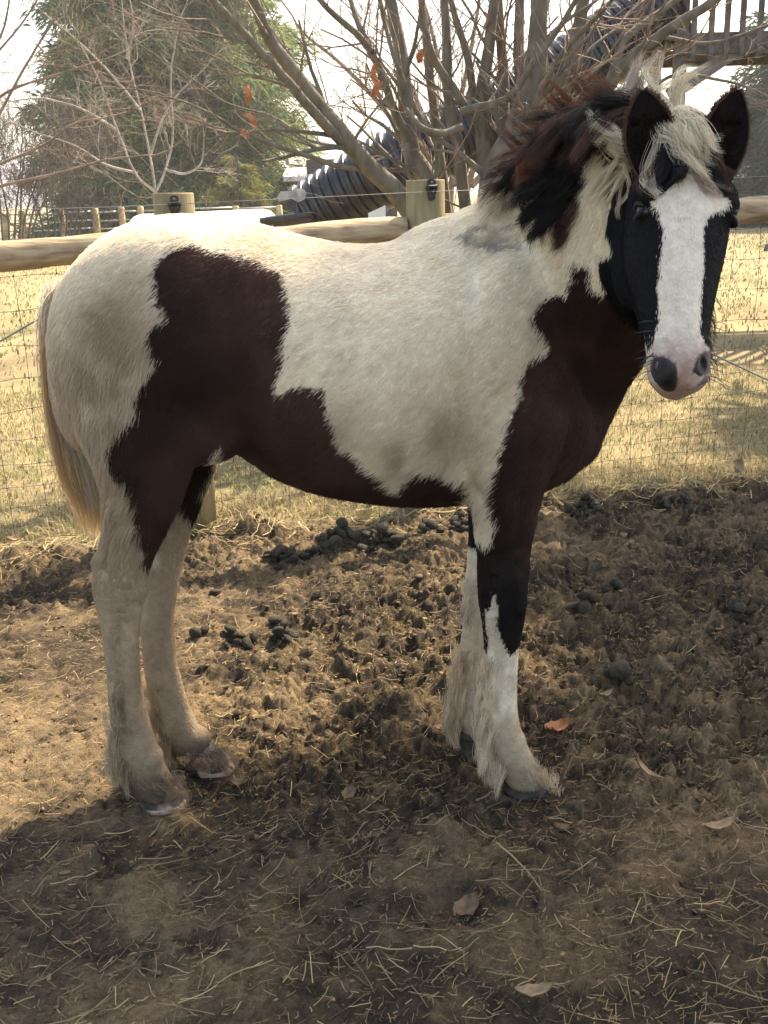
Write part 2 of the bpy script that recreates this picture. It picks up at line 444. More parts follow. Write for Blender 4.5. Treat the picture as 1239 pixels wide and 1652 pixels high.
# head frame
POLL = P(1104, 195, 1.955); NOSE = P(1096, 630, 1.735)
HA = NOSE - POLL; HL = np.linalg.norm(HA); HA /= HL
HS = np.array([1.0, 0.06, 0.0]); HS -= HA * HS.dot(HA); HS /= np.linalg.norm(HS)
HF = np.cross(HA, HS); HF /= np.linalg.norm(HF)
if HF[1] > 0: HF = -HF                       # face normal, towards the viewer
MPX = 1.86 / F                               # metres per photo pixel at the face
# t along head, half width px, front m, back m, exponent
HD = [(-.05, 26, .010, .05, 2.0), (.0, 50, .030, .085, 2.0), (.10, 66, .048, .12, 2.1), (.22, 78, .056, .16, 2.3), (.33, 85, .058, .185, 2.5), (.42, 83, .055, .20, 2.5), (.52, 75, .052, .19, 2.4),
      (.62, 64, .049, .16, 2.3), (.72, 53, .046, .125, 2.3), (.81, 46, .043, .10, 2.3), (.88, 45, .042, .09, 2.3), (.93, 45, .040, .08, 2.3), (.97, 42, .033, .065, 2.4), (1.0, 31, .018, .045, 2.2)]
secs = []
for (t, hw, fr, bk, ex) in interp_secs(HD, 3):
    c0 = POLL + HA * (t * HL)
    c = c0 + HF * ((fr - bk) / 2)
    secs.append((c, HS * hw * MPX, HF * ((fr + bk) / 2), ex))
HV, HFc = loft(secs, 36)
# jaw narrower than the brow
sF = (HV - POLL) @ HF; sS = (HV - POLL) @ HS; sA = (HV - POLL) @ HA / HL
k = 1 - 0.34 * sstep(.0, -.17, sF) * sstep(.02, .3, sA) - 0.10 * sstep(.01, .06, sF) * sstep(.25, .45, sA) * sstep(.98, .8, sA)
HV = POLL + np.outer(sA * HL, HA) + np.outer(sS * k, HS) + np.outer(sF, HF)
hb.add(HV, HFc)
def hp(s, a, f_):
    """head space (metres across, 0..1 along, metres out of the face) -> world"""
    return POLL + HS * s + HA * (a * HL) + HF * f_
def ell(c, rx, ry, rz, n=14, m=10, R=None):
    V = []; Fc = []
    for i in range(1, m):
        th = math.pi * i / m
        for j in range(n):
            ph = 2 * math.pi * j / n
            V.append((math.sin(th) * math.cos(ph) * rx, math.sin(th) * math.sin(ph) * ry, math.cos(th) * rz))
    V.append((0, 0, rz)); V.append((0, 0, -rz)); t, b = len(V) - 2, len(V) - 1
    for i in range(m - 2):
        for j in range(n):
            k = (j + 1) % n; Fc.append((i * n + j, (i + 1) * n + j, (i + 1) * n + k, i * n + k))
    for j in range(n):
        k = (j + 1) % n; Fc.append((t, j, k)); Fc.append((b, (m - 2) * n + k, (m - 2) * n + j))
    V = np.array(V)
    if R is not None: V = V @ np.asarray(R).T
    return V + np.asarray(c), Fc
HR = np.stack([HS, HF, HA], 1)
# brow ridges, cheeks, nostril wings
for sg in (-1, 1):
    hb.add(*ell(hp(sg * .068, .325, .012), .024, .034, .050, R=HR))
    hb.add(*ell(hp(sg * .062, .46, -.09), .030, .07, .085, R=HR))
    hb.add(*ell(hp(sg * .036, .905, .012), .021, .026, .040, R=HR))
hb.add(*ell(hp(0, .955, -.035), .034, .032, .034, R=HR))
# legs: rows y px, x left px, x right px, half width in Y (m), Y centre
def leg(tab, k=4, n=24, ex=2.1):
    tab = interp_secs(tab, k); out = []
    for (y, xl, xr, hy, Y) in tab:
        A = P(xl, y, Y); B = P(xr, y, Y); c = (A + B) / 2; sl_ = .96 if y > 780 else .97; W = (B - A) / 2 * sl_; W[2] *= .4; hy *= .96
        out.append((c, (0, hy, 0), W, ex))
    hb.add(*loft(out, n))
# near hind
leg([(470, 130, 400, .05, 2.20), (540, 105, 420, .085, 2.19), (620, 100, 405, .10, 2.185), (690, 122, 360, .10, 2.18), (750, 150, 318, .088, 2.17), (810, 168, 290, .068, 2.165), (860, 166, 266, .054, 2.16),
     (905, 153, 247, .048, 2.155), (940, 147, 240, .046, 2.15), (975, 153, 233, .044, 2.15), (1010, 161, 227, .039, 2.15), (1060, 168, 226, .034, 2.15), (1110, 173, 231, .033, 2.15),
     (1165, 177, 243, .036, 2.15), (1205, 180, 256, .043, 2.15), (1235, 190, 268, .042, 2.15), (1262, 206, 281, .043, 2.15), (1282, 215, 289, .047, 2.15)])
# far hind
leg([(540, 130, 410, .05, 2.44), (640, 140, 405, .09, 2.45), (720, 180, 362, .085, 2.44), (780, 205, 338, .066, 2.42), (840, 215, 316, .052, 2.40), (885, 218, 303, .046, 2.38),
     (925, 215, 294, .044, 2.36), (960, 219, 288, .042, 2.35), (1000, 225, 282, .038, 2.34), (1060, 229, 286, .033, 2.33), (1110, 236, 298, .033, 2.32), (1150, 243, 311, .036, 2.32),
     (1185, 256, 329, .041, 2.315), (1210, 272, 346, .041, 2.315), (1232, 288, 362, .045, 2.315)])
# near front
leg([(520, 700, 900, .05, 2.19), (600, 690, 925, .075, 2.185), (680, 715, 925, .085, 2.18), (740, 745, 900, .078, 2.175), (790, 757, 878, .064, 2.17), (840, 763, 866, .052, 2.165), (890, 767, 858, .046, 2.16),
     (935, 768, 854, .046, 2.155), (965, 769, 852, .045, 2.155), (1000, 775, 848, .041, 2.155), (1045, 779, 839, .035, 2.155), (1090, 780, 836, .034, 2.155), (1140, 779, 836, .036, 2.155),
     (1180, 781, 843, .042, 2.155), (1210, 790, 856, .043, 2.155), (1240, 803, 871, .045, 2.155), (1262, 815, 882, .049, 2.155)])
# far front
leg([(640, 730, 900, .05, 2.43), (720, 745, 895, .075, 2.43), (790, 752, 862, .058, 2.41), (850, 754, 845, .047, 2.39), (900, 752, 835, .044, 2.37), (945, 748, 828, .044, 2.36), (985, 748, 818, .040, 2.355),
     (1030, 742, 802, .034, 2.35), (1080, 736, 794, .034, 2.35), (1120, 731, 792, .038, 2.35), (1155, 733, 799, .042, 2.35), (1182, 744, 808, .042, 2.35), (1204, 752, 815, .046, 2.35)])
# muscle masses
def mus(px, py, Y, rx, ry, rz, ang=0):
    c, s_ = math.cos(ang), math.sin(ang); R = np.array([[c, 0, -s_], [0, 1, 0], [s_, 0, c]])
    hb.add(*ell(P(px, py, Y), rx, ry, rz, R=R))
mus(205, 560, 2.20, .17, .115, .23, -.15)       # thigh
mus(330, 660, 2.17, .11, .075, .12, .3)         # stifle
mus(250, 460, 2.23, .20, .13, .13, .2)          # croup
mus(800, 560, 2.20, .12, .105, .24, -.45)       # shoulder
mus(820, 690, 2.17, .10, .085, .10, 0)          # arm
mus(900, 660, 2.26, .09, .11, .12, 0)           # breast
mus(205, 560, 2.44, .17, .115, .23, -.15)
mus(330, 660, 2.46, .10, .07, .11, .3)
mus(800, 560, 2.43, .12, .10, .24, -.45)
mus(745, 385, 2.31, .16, .07, .055, .15)         # withers
mus(790, 400, 2.30, .15, .10, .10, .3)
mus(540, 600, 2.30, .28, .275, .27, 0)          # barrel

mus(170, 925, 2.15, .026, .03, .06, .1); mus(205, 945, 2.15, .05, .046, .05, 0)     # hock
mus(236, 920, 2.36, .026, .028, .06, .1); mus(255, 945, 2.355, .045, .043, .05, 0)
mus(810, 958, 2.155, .056, .046, .05, 0); mus(788, 962, 2.36, .052, .044, .05, 0)      # knee
mus(240, 1222, 2.15, .036, .040, .034, 0); mus(318, 1192, 2.315, .036, .040, .034, 0); mus(824, 1196, 2.155, .038, .042, .034, 0); mus(772, 1168, 2.35, .036, .040, .034, 0)   # fetlock
base = hb.build('body_rough', None)
rm = base.modifiers.new('r', 'REMESH'); rm.mode = 'VOXEL'; rm.voxel_size = 0.0055; rm.use_smooth_shade = True
sm = base.modifiers.new('s', 'SMOOTH'); sm.factor = 0.5; sm.iterations = 14
dg = bpy.context.evaluated_depsgraph_get(); dg.update()
ev = base.evaluated_get(dg); bm_ = ev.to_mesh()
nv = len(bm_.vertices); HVt = np.empty(nv * 3, np.float32); bm_.vertices.foreach_get('co', HVt); HVt = HVt.reshape(-1, 3).astype(float)
np_ = len(bm_.polygons); ls = np.empty(np_, np.int32); lt = np.empty(np_, np.int32)
bm_.polygons.foreach_get('loop_start', ls); bm_.polygons.foreach_get('loop_total', lt)
li = np.empty(len(bm_.loops), np.int32); bm_.loops.foreach_get('vertex_index', li)
assert (lt == 4).all()
HQ = li.reshape(-1, 4)
ev.to_mesh_clear()
rough_me = base.data; bpy.data.objects.remove(base); bpy.data.meshes.remove(rough_me)

def laplace_head(V, Q, mask, it):
    """extra smoothing for some vertices"""
    E = np.vstack([Q[:, [0, 1]], Q[:, [1, 2]], Q[:, [2, 3]], Q[:, [3, 0]]])
    deg = np.zeros(len(V)); np.add.at(deg, E[:, 0], 1); np.add.at(deg, E[:, 1], 1)
    for _ in range(it):
        S = np.zeros_like(V)
        np.add.at(S, E[:, 0], V[E[:, 1]]); np.add.at(S, E[:, 1], V[E[:, 0]])
        A = S / np.maximum(deg, 1)[:, None]
        V = V + (A - V) * (0.5 * mask)[:, None]
    return V
# blend trunk, shoulder and thigh masses
msk = sstep(.55, .75, HVt[:, 2]) * sstep(.60, .42, HVt[:, 0])
HVt = laplace_head(HVt, HQ, msk, 45)
# fine features pushed into the head: nostrils, mouth corner, eye sockets
def vnormals(V, Q):
    n = np.cross(V[Q[:, 2]] - V[Q[:, 0]], V[Q[:, 3]] - V[Q[:, 1]])
    N_ = np.zeros_like(V)
    for k in range(4): np.add.at(N_, Q[:, k], n)
    return N_ / (np.linalg.norm(N_, axis=1)[:, None] + 1e-12)
VN = vnormals(HVt, HQ)
def polydist(x, z, poly):
    D = np.full(len(x), 9.0)
    for (a, b) in zip(poly[:-1], poly[1:]):
        ax, az_ = a; bx, bz_ = b; dx, dz = bx - ax, bz_ - az_; t = np.clip(((x - ax) * dx + (z - az_) * dz) / (dx * dx + dz * dz + 1e-9), 0, 1)
        D = np.minimum(D, np.hypot(x - ax - t * dx, z - az_ - t * dz))
    return D
def sculpt(pts, wd, dep, Y=2.13, ymax=2.30):
    """push a groove (dep > 0) or ridge along a line on the near side"""
    global HVt
    poly = [tuple(P(a, b, Y)[[0, 2]]) for a, b in pts]; D = polydist(HVt[:, 0], HVt[:, 2], poly)
    g = np.exp(-(D / wd) ** 2) * dep * sstep(.05, .5, -VN[:, 1]) * (HVt[:, 1] < ymax)
    HVt = HVt - VN * g[:, None]
sculpt([(735, 610), (738, 690), (752, 760), (765, 790)], .022, .011)               # behind the elbow
sculpt([(690, 470), (705, 560), (735, 640)], .04, .007)
sculpt([(850, 400), (880, 480), (870, 560), (885, 640)], .03, .008)                # front of shoulder blade
sculpt([(800, 440), (790, 520), (800, 600)], .035, -.007)                           # shoulder blade ridge
sculpt([(855, 640), (850, 720), (845, 790)], .02, .006)
sculpt([(368, 705), (400, 640), (425, 560), (430, 480)], .035, .012)               # flank
sculpt([(385, 430), (405, 445)], .05, -.010)                                        # hip point
sculpt([(300, 640), (335, 690), (350, 712)], .025, .006)
sculpt([(150, 520), (148, 620), (165, 720), (182, 790)], .024, .009)               # hamstring groove
sculpt([(225, 560), (240, 640), (215, 740)], .04, -.008)
sculpt([(185, 840), (175, 880), (168, 915)], .011, .012)                            # Achilles
sculpt([(222, 850), (212, 900), (205, 930)], .018, -.009)
sculpt([(196, 985), (190, 1050), (195, 1120), (200, 1180)], .009, .009)             # tendon grooves
sculpt([(222, 990), (208, 1080), (214, 1170)], .013, -.005)
sculpt([(800, 1000), (802, 1080), (800, 1150)], .009, .009)
sculpt([(795, 930), (792, 985)], .011, .008); sculpt([(830, 930), (835, 980)], .018, -.008)
sculpt([(845, 800), (835, 880)], .016, .008); sculpt([(815, 800), (810, 870)], .020, -.009)
for k_ in range(7):                                                                 # a hint of ribs
    x_ = 470 + 34 * k_; sculpt([(x_ + 18, 520), (x_ + 4, 600), (x_ - 14, 690)], .012, .0018)
sculpt([(235, 950), (225, 985)], .015, .005, Y=2.33, ymax=2.6)
VN = vnormals(HVt, HQ)
NOSTRIL = []
for sg in (-1, 1):
    c = hp(sg * .040, .905, .033); NOSTRIL.append(c)
    d = HVt - c; q = (d @ HS / .014) ** 2 + ((d @ HA + sg * 0 * d @ HS) / .024) ** 2 + (d @ HF / .05) ** 2
    g = np.exp(-q * .8); HVt = HVt - VN * (g * .021)[:, None]
    ring = np.exp(-((np.sqrt(q) - 1.55) / .4) ** 2); HVt = HVt + VN * (ring * .0035)[:, None]
EYES = []
for sg in (-1, 1):
    c = hp(sg * .081, .372, .017)
    d = HVt - c; g = np.exp(-(np.linalg.norm(d, axis=1) / .017) ** 2); HVt = HVt - VN * (g * .009)[:, None]
    g2 = np.exp(-((np.linalg.norm(d + HA * .020, axis=1)) / .016) ** 2); HVt = HVt + VN * (g2 * .006)[:, None]
    EYES.append(c)
VN = vnormals(HVt, HQ)

# --- coat pattern (outlines found on the horse's side, kept in horse space x,z)
bvh = BVHTree.FromPolygons([tuple(v) for v in HVt], [tuple(map(int, q)) for q in HQ])
O0 = Vector((0, 0, CZ))
def side(pts, Yf=2.12):
    out = []
    for (x, y) in pts:
        d = Vector(ray(x, y)).normalized(); h = bvh.ray_cast(O0, d)
        p = np.array(h[0]) if h[0] is not None and h[0].y < 2.6 else P(x, y, Yf)
        out.append((p[0], p[2]))
    return out
def z5(l): return [(40 + x / 2.478, 320 + y / 2.478) for x, y in l]
def z6(l): return [(400 + x / 1.906, 320 + y / 1.906) for x, y in l]
def z8(l): return [(660 + x / 2.753, 720 + y / 2.753) for x, y in l]
def z4(l): return [(780 + x / 2.7, 80 + y / 2.7) for x, y in l]
HIP = side(z5([(515, 295), (545, 250), (600, 205), (680, 178), (740, 210), (790, 215), (850, 230), (930, 255), (985, 285), (1035, 310), (1050, 370), (1062, 440), (1065, 500), (1045, 560), (1030, 610), (1035, 660), (1010, 720), (1000, 790), (1040, 775), (1060, 765), (1110, 745), (1170, 760)])
     + z6([(180, 575), (240, 590), (250, 660), (275, 720), (285, 770), (330, 800), (360, 830), (400, 850), (450, 885), (475, 900), (500, 870), (520, 845), (600, 838), (640, 855), (678, 880)])) \
     + [tuple(P(*a, 2.2)[[0, 2]]) for a in [(765, 830), (640, 860), (480, 850), (380, 790), (362, 706), (330, 760), (300, 830), (262, 930), (251, 915)]] \
     + side(z5([(490, 1465), (470, 1437), (465, 1370), (450, 1290), (460, 1220), (440, 1160), (400, 1120), (345, 1070), (332, 1010), (360, 950), (420, 890), (460, 840), (445, 790), (470, 730), (510, 690), (540, 645), (510, 610), (495, 570), (500, 515), (540, 490), (580, 485), (545, 440), (525, 400), (530, 350)]))
FORE = side(z6([(1000, 195), (1045, 210), (1050, 270), (1075, 295), (1110, 300), (1150, 285), (1180, 275)])) \
     + [tuple(P(*a, 2.15)[[0, 2]]) for a in [(1040, 470), (1100, 480), (1100, 620), (1000, 800), (900, 820), (880, 960), (870, 1040), (842, 1052)]] \
     + side(z8([(480, 900), (450, 935), (410, 870), (388, 800), (392, 720), (385, 640), (352, 740), (335, 720), (312, 800)])) \
     + [tuple(P(*a, 2.15)[[0, 2]]) for a in [(758, 1000), (758, 880)]] \
     + side(z8([(300, 405), (350, 460), (375, 400), (398, 335), (375, 290), (385, 200), (405, 90), (415, 0)])) \
     + side(z6([(785, 790), (795, 720), (815, 660), (840, 620), (845, 560), (865, 495), (900, 485), (930, 475), (920, 435), (890, 400), (875, 365), (905, 320), (950, 292), (975, 305), (985, 300), (990, 240)]))
NECKD = side(z4([(540, 470), (560, 600), (575, 680), (610, 760), (640, 830), (658, 900)]), 2.05) + [tuple(P(*a, 2.0)[[0, 2]]) for a in [(1060, 420), (1060, 180), (960, 190)]]
SMUDGE = side(z6([(640, 115), (720, 95), (800, 70), (835, 100), (840, 160), (780, 165), (690, 150)]))
def headsa(pts):
    out = []
    for (x, y) in pts:
        d = Vector(ray(x, y)).normalized(); h = bvh.ray_cast(O0, d)
        p = np.array(h[0]) if h[0] is not None and h[0].y < 2.0 else P(x, y, 1.82)
        q = p - POLL; out.append((q @ HS, q @ HA / HL))
    return out
BLAZE = headsa(z4([(890, 535), (830, 590), (780, 635), (720, 668), (760, 710), (775, 760), (775, 850), (765, 950), (752, 1030), (765, 1100), (768, 1180), (745, 1250), (722, 1310), (700, 1400), (760, 1540), (950, 1540), (1010, 1400), (975, 1310), (940, 1230), (945, 1150), (955, 1050), (960, 950), (955, 830), (965, 760), (1000, 710), (1060, 690), (1082, 670), (1040, 640), (980, 590), (930, 545)]))
NOSEL = headsa(z4([(715, 1400), (740, 1335), (800, 1345), (838, 1370), (848, 1430), (832, 1490), (785, 1492), (735, 1450)]))
NOSER = headsa(z4([(908, 1408), (935, 1325), (990, 1325), (995, 1410), (945, 1432)]))
LIP = headsa(z4([(930, 1465), (960, 1420), (985, 1420), (960, 1500)]))
DARK = np.array([.068, .033, .0235]); BLK = np.array([.0065, .0055, .006])
WHT = np.array([.93, .83, .66]); DIRT = np.array([.42, .31, .20]); PINK = np.array([.56, .42, .36])
MUD = []
for (a, b, r__, st__) in ((195, 540, .11, 1.0), (155, 620, .10, .9), (215, 480, .08, .6), (180, 690, .09, .85), (430, 395, .07, .5), (720, 700, .10, .75), (640, 740, .09, .7), (560, 690, .08, .5), (790, 780, .05, .45), (160, 1000, .06, .6), (180, 1180, .07, .6), (270, 1180, .08, .8), (260, 990, .06, .6), (820, 1240, .06, .5), (740, 1160, .06, .6), (800, 640, .06, .3), (240, 1250, .05, .8), (190, 870, .07, .45), (900, 350, .06, .35)):
    q_ = side([(a, b)])[0]; MUD.append((q_[0], q_[1], r__, st__))
def coat(p, jit=0.0):
    """coat colour at points p (n,3); jit roughens the outline by a few mm"""
    n = len(p); j = (rng.normal(0, 1, (n, 2)) * jit) if jit else np.zeros((n, 2))
    wob = (np.stack([fbm3(p * 22, 2, 61), fbm3(p * 22 + 9, 2, 62)], 1) - .5) * .010
    x = p[:, 0] + j[:, 0] + wob[:, 0]; z = p[:, 2] + j[:, 1] + wob[:, 1]; y = p[:, 1]
    q = p - POLL; s_ = q @ HS + j[:, 0] * .6 + wob[:, 0] * .5; a_ = q @ HA / HL + j[:, 1]; f_ = q @ HF
    head = (a_ > -.02) & (f_ > -.24 + .12 * (a_ < .4)) & (np.abs(q @ HS) < .104) & (y < 2.02)
    # white base with tan stains of mud
    nn = fbm3(p * 7, 3, 71); n2 = fbm3(p * np.array([26, 26, 12]), 3, 72)
    low = sstep(.72, .15, z) * (1 - .55 * sstep(-.1, .15, x))
    rear = sstep(-.30, -.55, x) * sstep(1.28, 1.05, z) * .75
    belly = sstep(.95, .74, z) * .40
    d = np.clip(sstep(.42, .68, .6 * nn + .4 * n2 + .17 * (rear + belly) + .30 * low), 0, 1)
    d = np.clip(d * (.16 + .70 * rear + 1.0 * low + .4 * belly), 0, .9)
    for (mx_, mz_, mr_, ms_) in MUD:
        d = np.maximum(d, ms_ * np.exp(-((x - mx_) ** 2 + (z - mz_) ** 2) / mr_ ** 2) * (.45 + 1.1 * n2) * sstep(.15, .5, nn + .1))
    d = np.clip(d, 0, .9)
    dc = DIRT[None] * (1 - low[:, None]) + np.array([.27, .19, .115])[None] * low[:, None]
    C = WHT[None] * (1 - d[:, None]) + dc * d[:, None]
    mh = (sstep(.15, .05, z + .05 * (n2 - .5)) * (.85 - .45 * sstep(-.1, .1, x)))[:, None]; C = C * (1 - mh) + np.array([.085, .062, .043])[None] * mh
    grey = low * sstep(.5, .62, n2) * .35
    C = C * (1 - .5 * grey[:, None])
    sm_ = inpoly(x + 3 * wob[:, 0], z + 3 * wob[:, 1], SMUDGE)
    mk = np.clip(vnoise3(p[sm_] * np.array([40, 40, 90]), 5) * 1.5 - .15, 0, 1)[:, None]; C[sm_] = C[sm_] * (1 - .6 * mk) + np.array([.10, .095, .095]) * .6 * mk
    nearleg = y < 2.245
    ff_ = (~nearleg) & (z < .72)
    body = inpoly(x, z, HIP) | inpoly(x, z, FORE) | (inpoly(x, z, NECKD) & (y < 2.3))
    body &= ~(ff_)
    farhind = ff_ & (x < -.2) & (z > .62 - .55 * (x + .42) + .04 * np.sin(x * 60))
    farfront = ff_ & (x > -.1) & (z > .56)
    body |= farhind | farfront
    red = sstep(.35, .7, fbm3(p * 5, 3, 81))[:, None]
    Dk = DARK[None] * (.55 + 1.0 * red) * np.array([1.0, 1.0, 1.0])
    lowblk = sstep(.75, .5, z)[:, None]; Dk = Dk * (1 - lowblk) + BLK[None] * lowblk
    C[body] = Dk[body]
    hd = np.tile(BLK, (n, 1)) * (.7 + .6 * nn[:, None])
    top = sstep(.30, .12, a_)[:, None]; hd = hd * (1 - top) + DARK[None] * 1.3 * top
    bz = (inpoly(s_, a_, BLAZE) & (f_ > -.055 - .05 * (a_ > .8))) | ((a_ > .85) & (f_ > -.05))
    wf = np.tile(np.array([.88, .78, .65]), (n, 1))
    pk = (sstep(.78, .90, a_ + .10 * (n2 - .5)) * .8)[:, None]
    wf = wf * (1 - pk) + PINK[None] * pk
    mid_ = (np.exp(-((s_ + .004) / .022) ** 2) * sstep(.86, .93, a_) * .75)[:, None]; wf = wf * (1 - mid_) + np.array([.42, .25, .20])[None] * mid_
    hd[bz] = wf[bz]
    s0_, a0_ = q @ HS, q @ HA / HL; ns = (inpoly(s0_, a0_, NOSEL) | inpoly(s0_, a0_, NOSER) | inpoly(s0_, a0_, LIP)) & (f_ > -.06)
    hd[ns] = np.array([.20, .15, .135])
    chin = (a_ > .8) & (f_ < -.045); hd[chin] = np.array([.25, .18, .16])
    C[head] = hd[head]
    return C, head
Cb, Hb = coat(HVt)
me = mesh_from('body', HVt - np.array(horse.location), HQ)
vcol(me, Cb * .85)
skin = attr_mat('coat_skin', rough=.75, spec=.15, bump=.35, bscale=170, noise=.18, nscale=60)
body = obj('body', me, skin, horse)
# --- hooves
horn = attr_mat('hoof_horn', rough=.6, spec=.3, bump=.4, bscale=70, noise=.35, nscale=45)
def hoof(px, py, Y, tilt, pale, w=.053):
    g = G(px, py); c = np.array([g[0], g[1], 0.0])
    secs = []
    for (h, rx, ry, dx) in ((-.004, w, w * .92, .012), (.012, w * .98, w * .9, .008), (.013, w * .96, w * .88, .008), (.034, w * .86, w * .8, -.004), (.055, w * .76, w * .72, -.016), (.072, w * .68, w * .66, -.026)):
        secs.append((c + np.array([dx, 0, h]), (rx, 0, 0), (0, ry, 0), 2.2))
    V, Fc = loft(secs, 22)
    V[:, :2] += (fbm2(V[:, 0] * 60 + V[:, 2] * 20, V[:, 1] * 60, 2, 3)[:, None] - .5) * .006
    o = wmesh('hoof', V, Fc, horn, horse)
    colr = np.tile(np.array([.045, .038, .032]), (len(V), 1))
    if pale:
        k = (V[:, 2] < .0125 + .012 * (np.sin(V[:, 0] * 90) > .2)); k &= (V[:, 0] > c[0] - .02); colr[k] = np.array([.42, .31, .23])
    vcol(o.data, colr)
hoof(258, 1298, 2.15, 0, True); hoof(338, 1240, 2.31, 0, True); hoof(842, 1277, 2.15, 0, False); hoof(772, 1214, 2.35, 0, False)
# --- eyes
eyem = simple('eye_gloss', (.012, .007, .005), rough=.12, spec=.5, var=.3)
for sg, c in zip((-1, 1), EYES):
    wmesh('eye', *ell(c - HS * sg * .008,   .0145, .0145, .017, 16, 12, R=HR), eyem, horse)
lidm = simple('eyelid', (.012, .009, .009), rough=.5)
for sg, c in zip((-1, 1), EYES):
    for up in (-1, 1):
        t = np.linspace(-1, 1, 11)
        pts = [c - HS * sg * .008 + HR @ np.array([sg * .0155 * math.cos(a * 1.2) * .9, .0165 * math.sin(a * 1.25), up * .0115 * math.cos(a * 1.4) + .001]) for a in t]
        wmesh('eyelid', *tube(pts, [.002 + .0035 * (1 - a * a) for a in t], 6), lidm, horse)

# --- nostrils: patches on the muzzle, the shade inside painted darker inward
nosm = attr_mat('nostril_skin_shade', rough=.55, spec=.3, bump=.2, bscale=300)
def nostril(poly_px, inner):
    ring = smooth_path(np.array(poly_px + poly_px[:1], float), 5)[:-1]; c = ring.mean(0) + np.array(inner); V = []; cc = []
    for f in (1.0, .85, .62, .38, .15):
        for q in ring:
            px, py = c + (q - c) * f; d = Vector(ray(px, py)).normalized(); h = bvh.ray_cast(O0, d)
            p_ = np.array(h[0]) if h[0] is not None and h[0].y < 2.0 else P(px, py, 1.8)
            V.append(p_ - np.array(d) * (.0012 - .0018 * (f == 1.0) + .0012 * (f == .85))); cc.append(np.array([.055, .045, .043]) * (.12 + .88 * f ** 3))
    n = len(ring); Fc = [(i * n + j, i * n + (j + 1) % n, (i + 1) * n + (j + 1) % n, (i + 1) * n + j) for i in range(4) for j in range(n)] + [tuple(4 * n + j for j in range(n))]
    o = wmesh('nostril', V, Fc, nosm, horse); vcol(o.data, np.array(cc))
nostril(z4([(726, 1405), (742, 1345), (770, 1335), (805, 1350), (838, 1375), (846, 1430), (832, 1485), (790, 1488), (745, 1448)]), (3, 4))
nostril(z4([(912, 1402), (938, 1335), (962, 1328), (976, 1355), (974, 1395), (945, 1424)]), (1, 0))
# --- ears
earm = attr_mat('ear_skin', rough=.8, spec=.1, transl=.25, noise=.2)
EARV = []
def ear(base_px, tip_px, Y, wpx, lean, turn):
    b = P(base_px[0], base_px[1], Y); t = P(tip_px[0], tip_px[1], Y + .05)
    ax = t - b; L_ = np.linalg.norm(ax); ax /= L_
    sd_ = np.array([math.cos(turn), -math.sin(turn), 0]); sd_ -= ax * sd_.dot(ax); sd_ /= np.linalg.norm(sd_)
    fr = np.cross(sd_, ax); fr = fr if fr[1] < 0 else -fr
    V = []; nu, nv_ = 15, 18; Wd = wpx * Y / F * .5
    for i in range(nv_):
        v = i / (nv_ - 1)
        wv = Wd * (np.interp(v, [0, .15, .35, .55, .75, .9, 1], [.62, .82, 1.0, .96, .72, .40, .06]))
        cup = np.interp(v, [0, .3, .7, 1], [.050, .046, .028, .004])
        for j in range(nu):
            u_ = -1 + 2 * j / (nu - 1)
            ang = u_ * 1.35
            x = wv * math.sin(ang) / math.sin(1.35); dep = -cup * (math.cos(ang) - math.cos(1.35))
            bend = lean * v * v * .02
            V.append(b + ax * (L_ * v) + sd_ * (x + bend) + fr * (dep + .012 * v))
    Fc = [(i * nu + j, i * nu + j + 1, (i + 1) * nu + j + 1, (i + 1) * nu + j) for i in range(nv_ - 1) for j in range(nu - 1)]
    V = np.array(V)
    # give it thickness
    nrm = vnormals(V, np.array(Fc)); V2 = V - nrm * .003 * np.sign((nrm @ fr))[:, None]
    n0 = len(V); F2 = [tuple(n0 + k for k in f[::-1]) for f in Fc]
    rim = [i * nu for i in range(nv_)] + [(nv_ - 1) * nu + j for j in range(1, nu)] + [i * nu + nu - 1 for i in range(nv_ - 2, -1, -1)]
    R_ = [(rim[k], rim[k + 1], n0 + rim[k + 1], n0 + rim[k]) for k in range(len(rim) - 1)]
    o = wmesh('ear', np.vstack([V, V2]), Fc + F2 + R_, earm, horse)
    VV = np.vstack([V, V2]); cc = np.tile(np.array([.016, .011, .011]), (len(VV), 1)); cc[n0:] = np.array([.06, .026, .016])
    vcol(o.data, cc)
    EARV.append((V.reshape(nv_, nu, 3), fr, ax, sd_))
ear((1057, 286), (1043, 148), 1.865, 76, -.3, .25)
ear((1156, 286), (1181, 146), 1.865, 76, .3, -.25)

# --- coat hair
tri = np.vstack([HQ[:, [0, 1, 2]], HQ[:, [0, 2, 3]]])
a_, b_, c_ = HVt[tri[:, 0]], HVt[tri[:, 1]], HVt[tri[:, 2]]
area = np.linalg.norm(np.cross(b_ - a_, c_ - a_), axis=1) / 2
cen = (a_ + b_ + c_) / 3
dens = np.ones(len(tri)); dens[cen[:, 1] > 2.40] = .55
qh = cen - POLL; isH = (np.abs(qh @ HS) < .13) & (cen[:, 1] < 2.0); dens[isH] *= 2.0
dens[cen[:, 2] < .6] *= 1.3
pr = area * dens; pr /= pr.sum()
NH = 560000
ti = rng.choice(len(tri), NH, p=pr)
u1 = np.sqrt(rng.random(NH)); u2 = rng.random(NH)
wa, wb, wc = 1 - u1, u1 * (1 - u2), u1 * u2
root = wa[:, None] * a_[ti] + wb[:, None] * b_[ti] + wc[:, None] * c_[ti]
nrm = wa[:, None] * VN[tri[ti, 0]] + wb[:, None] * VN[tri[ti, 1]] + wc[:, None] * VN[tri[ti, 2]]
nrm /= np.linalg.norm(nrm, axis=1)[:, None]
col, ish = coat(root, .0045)
q = root - POLL; A_ = q @ HA / HL; S_ = q @ HS; F_ = q @ HF
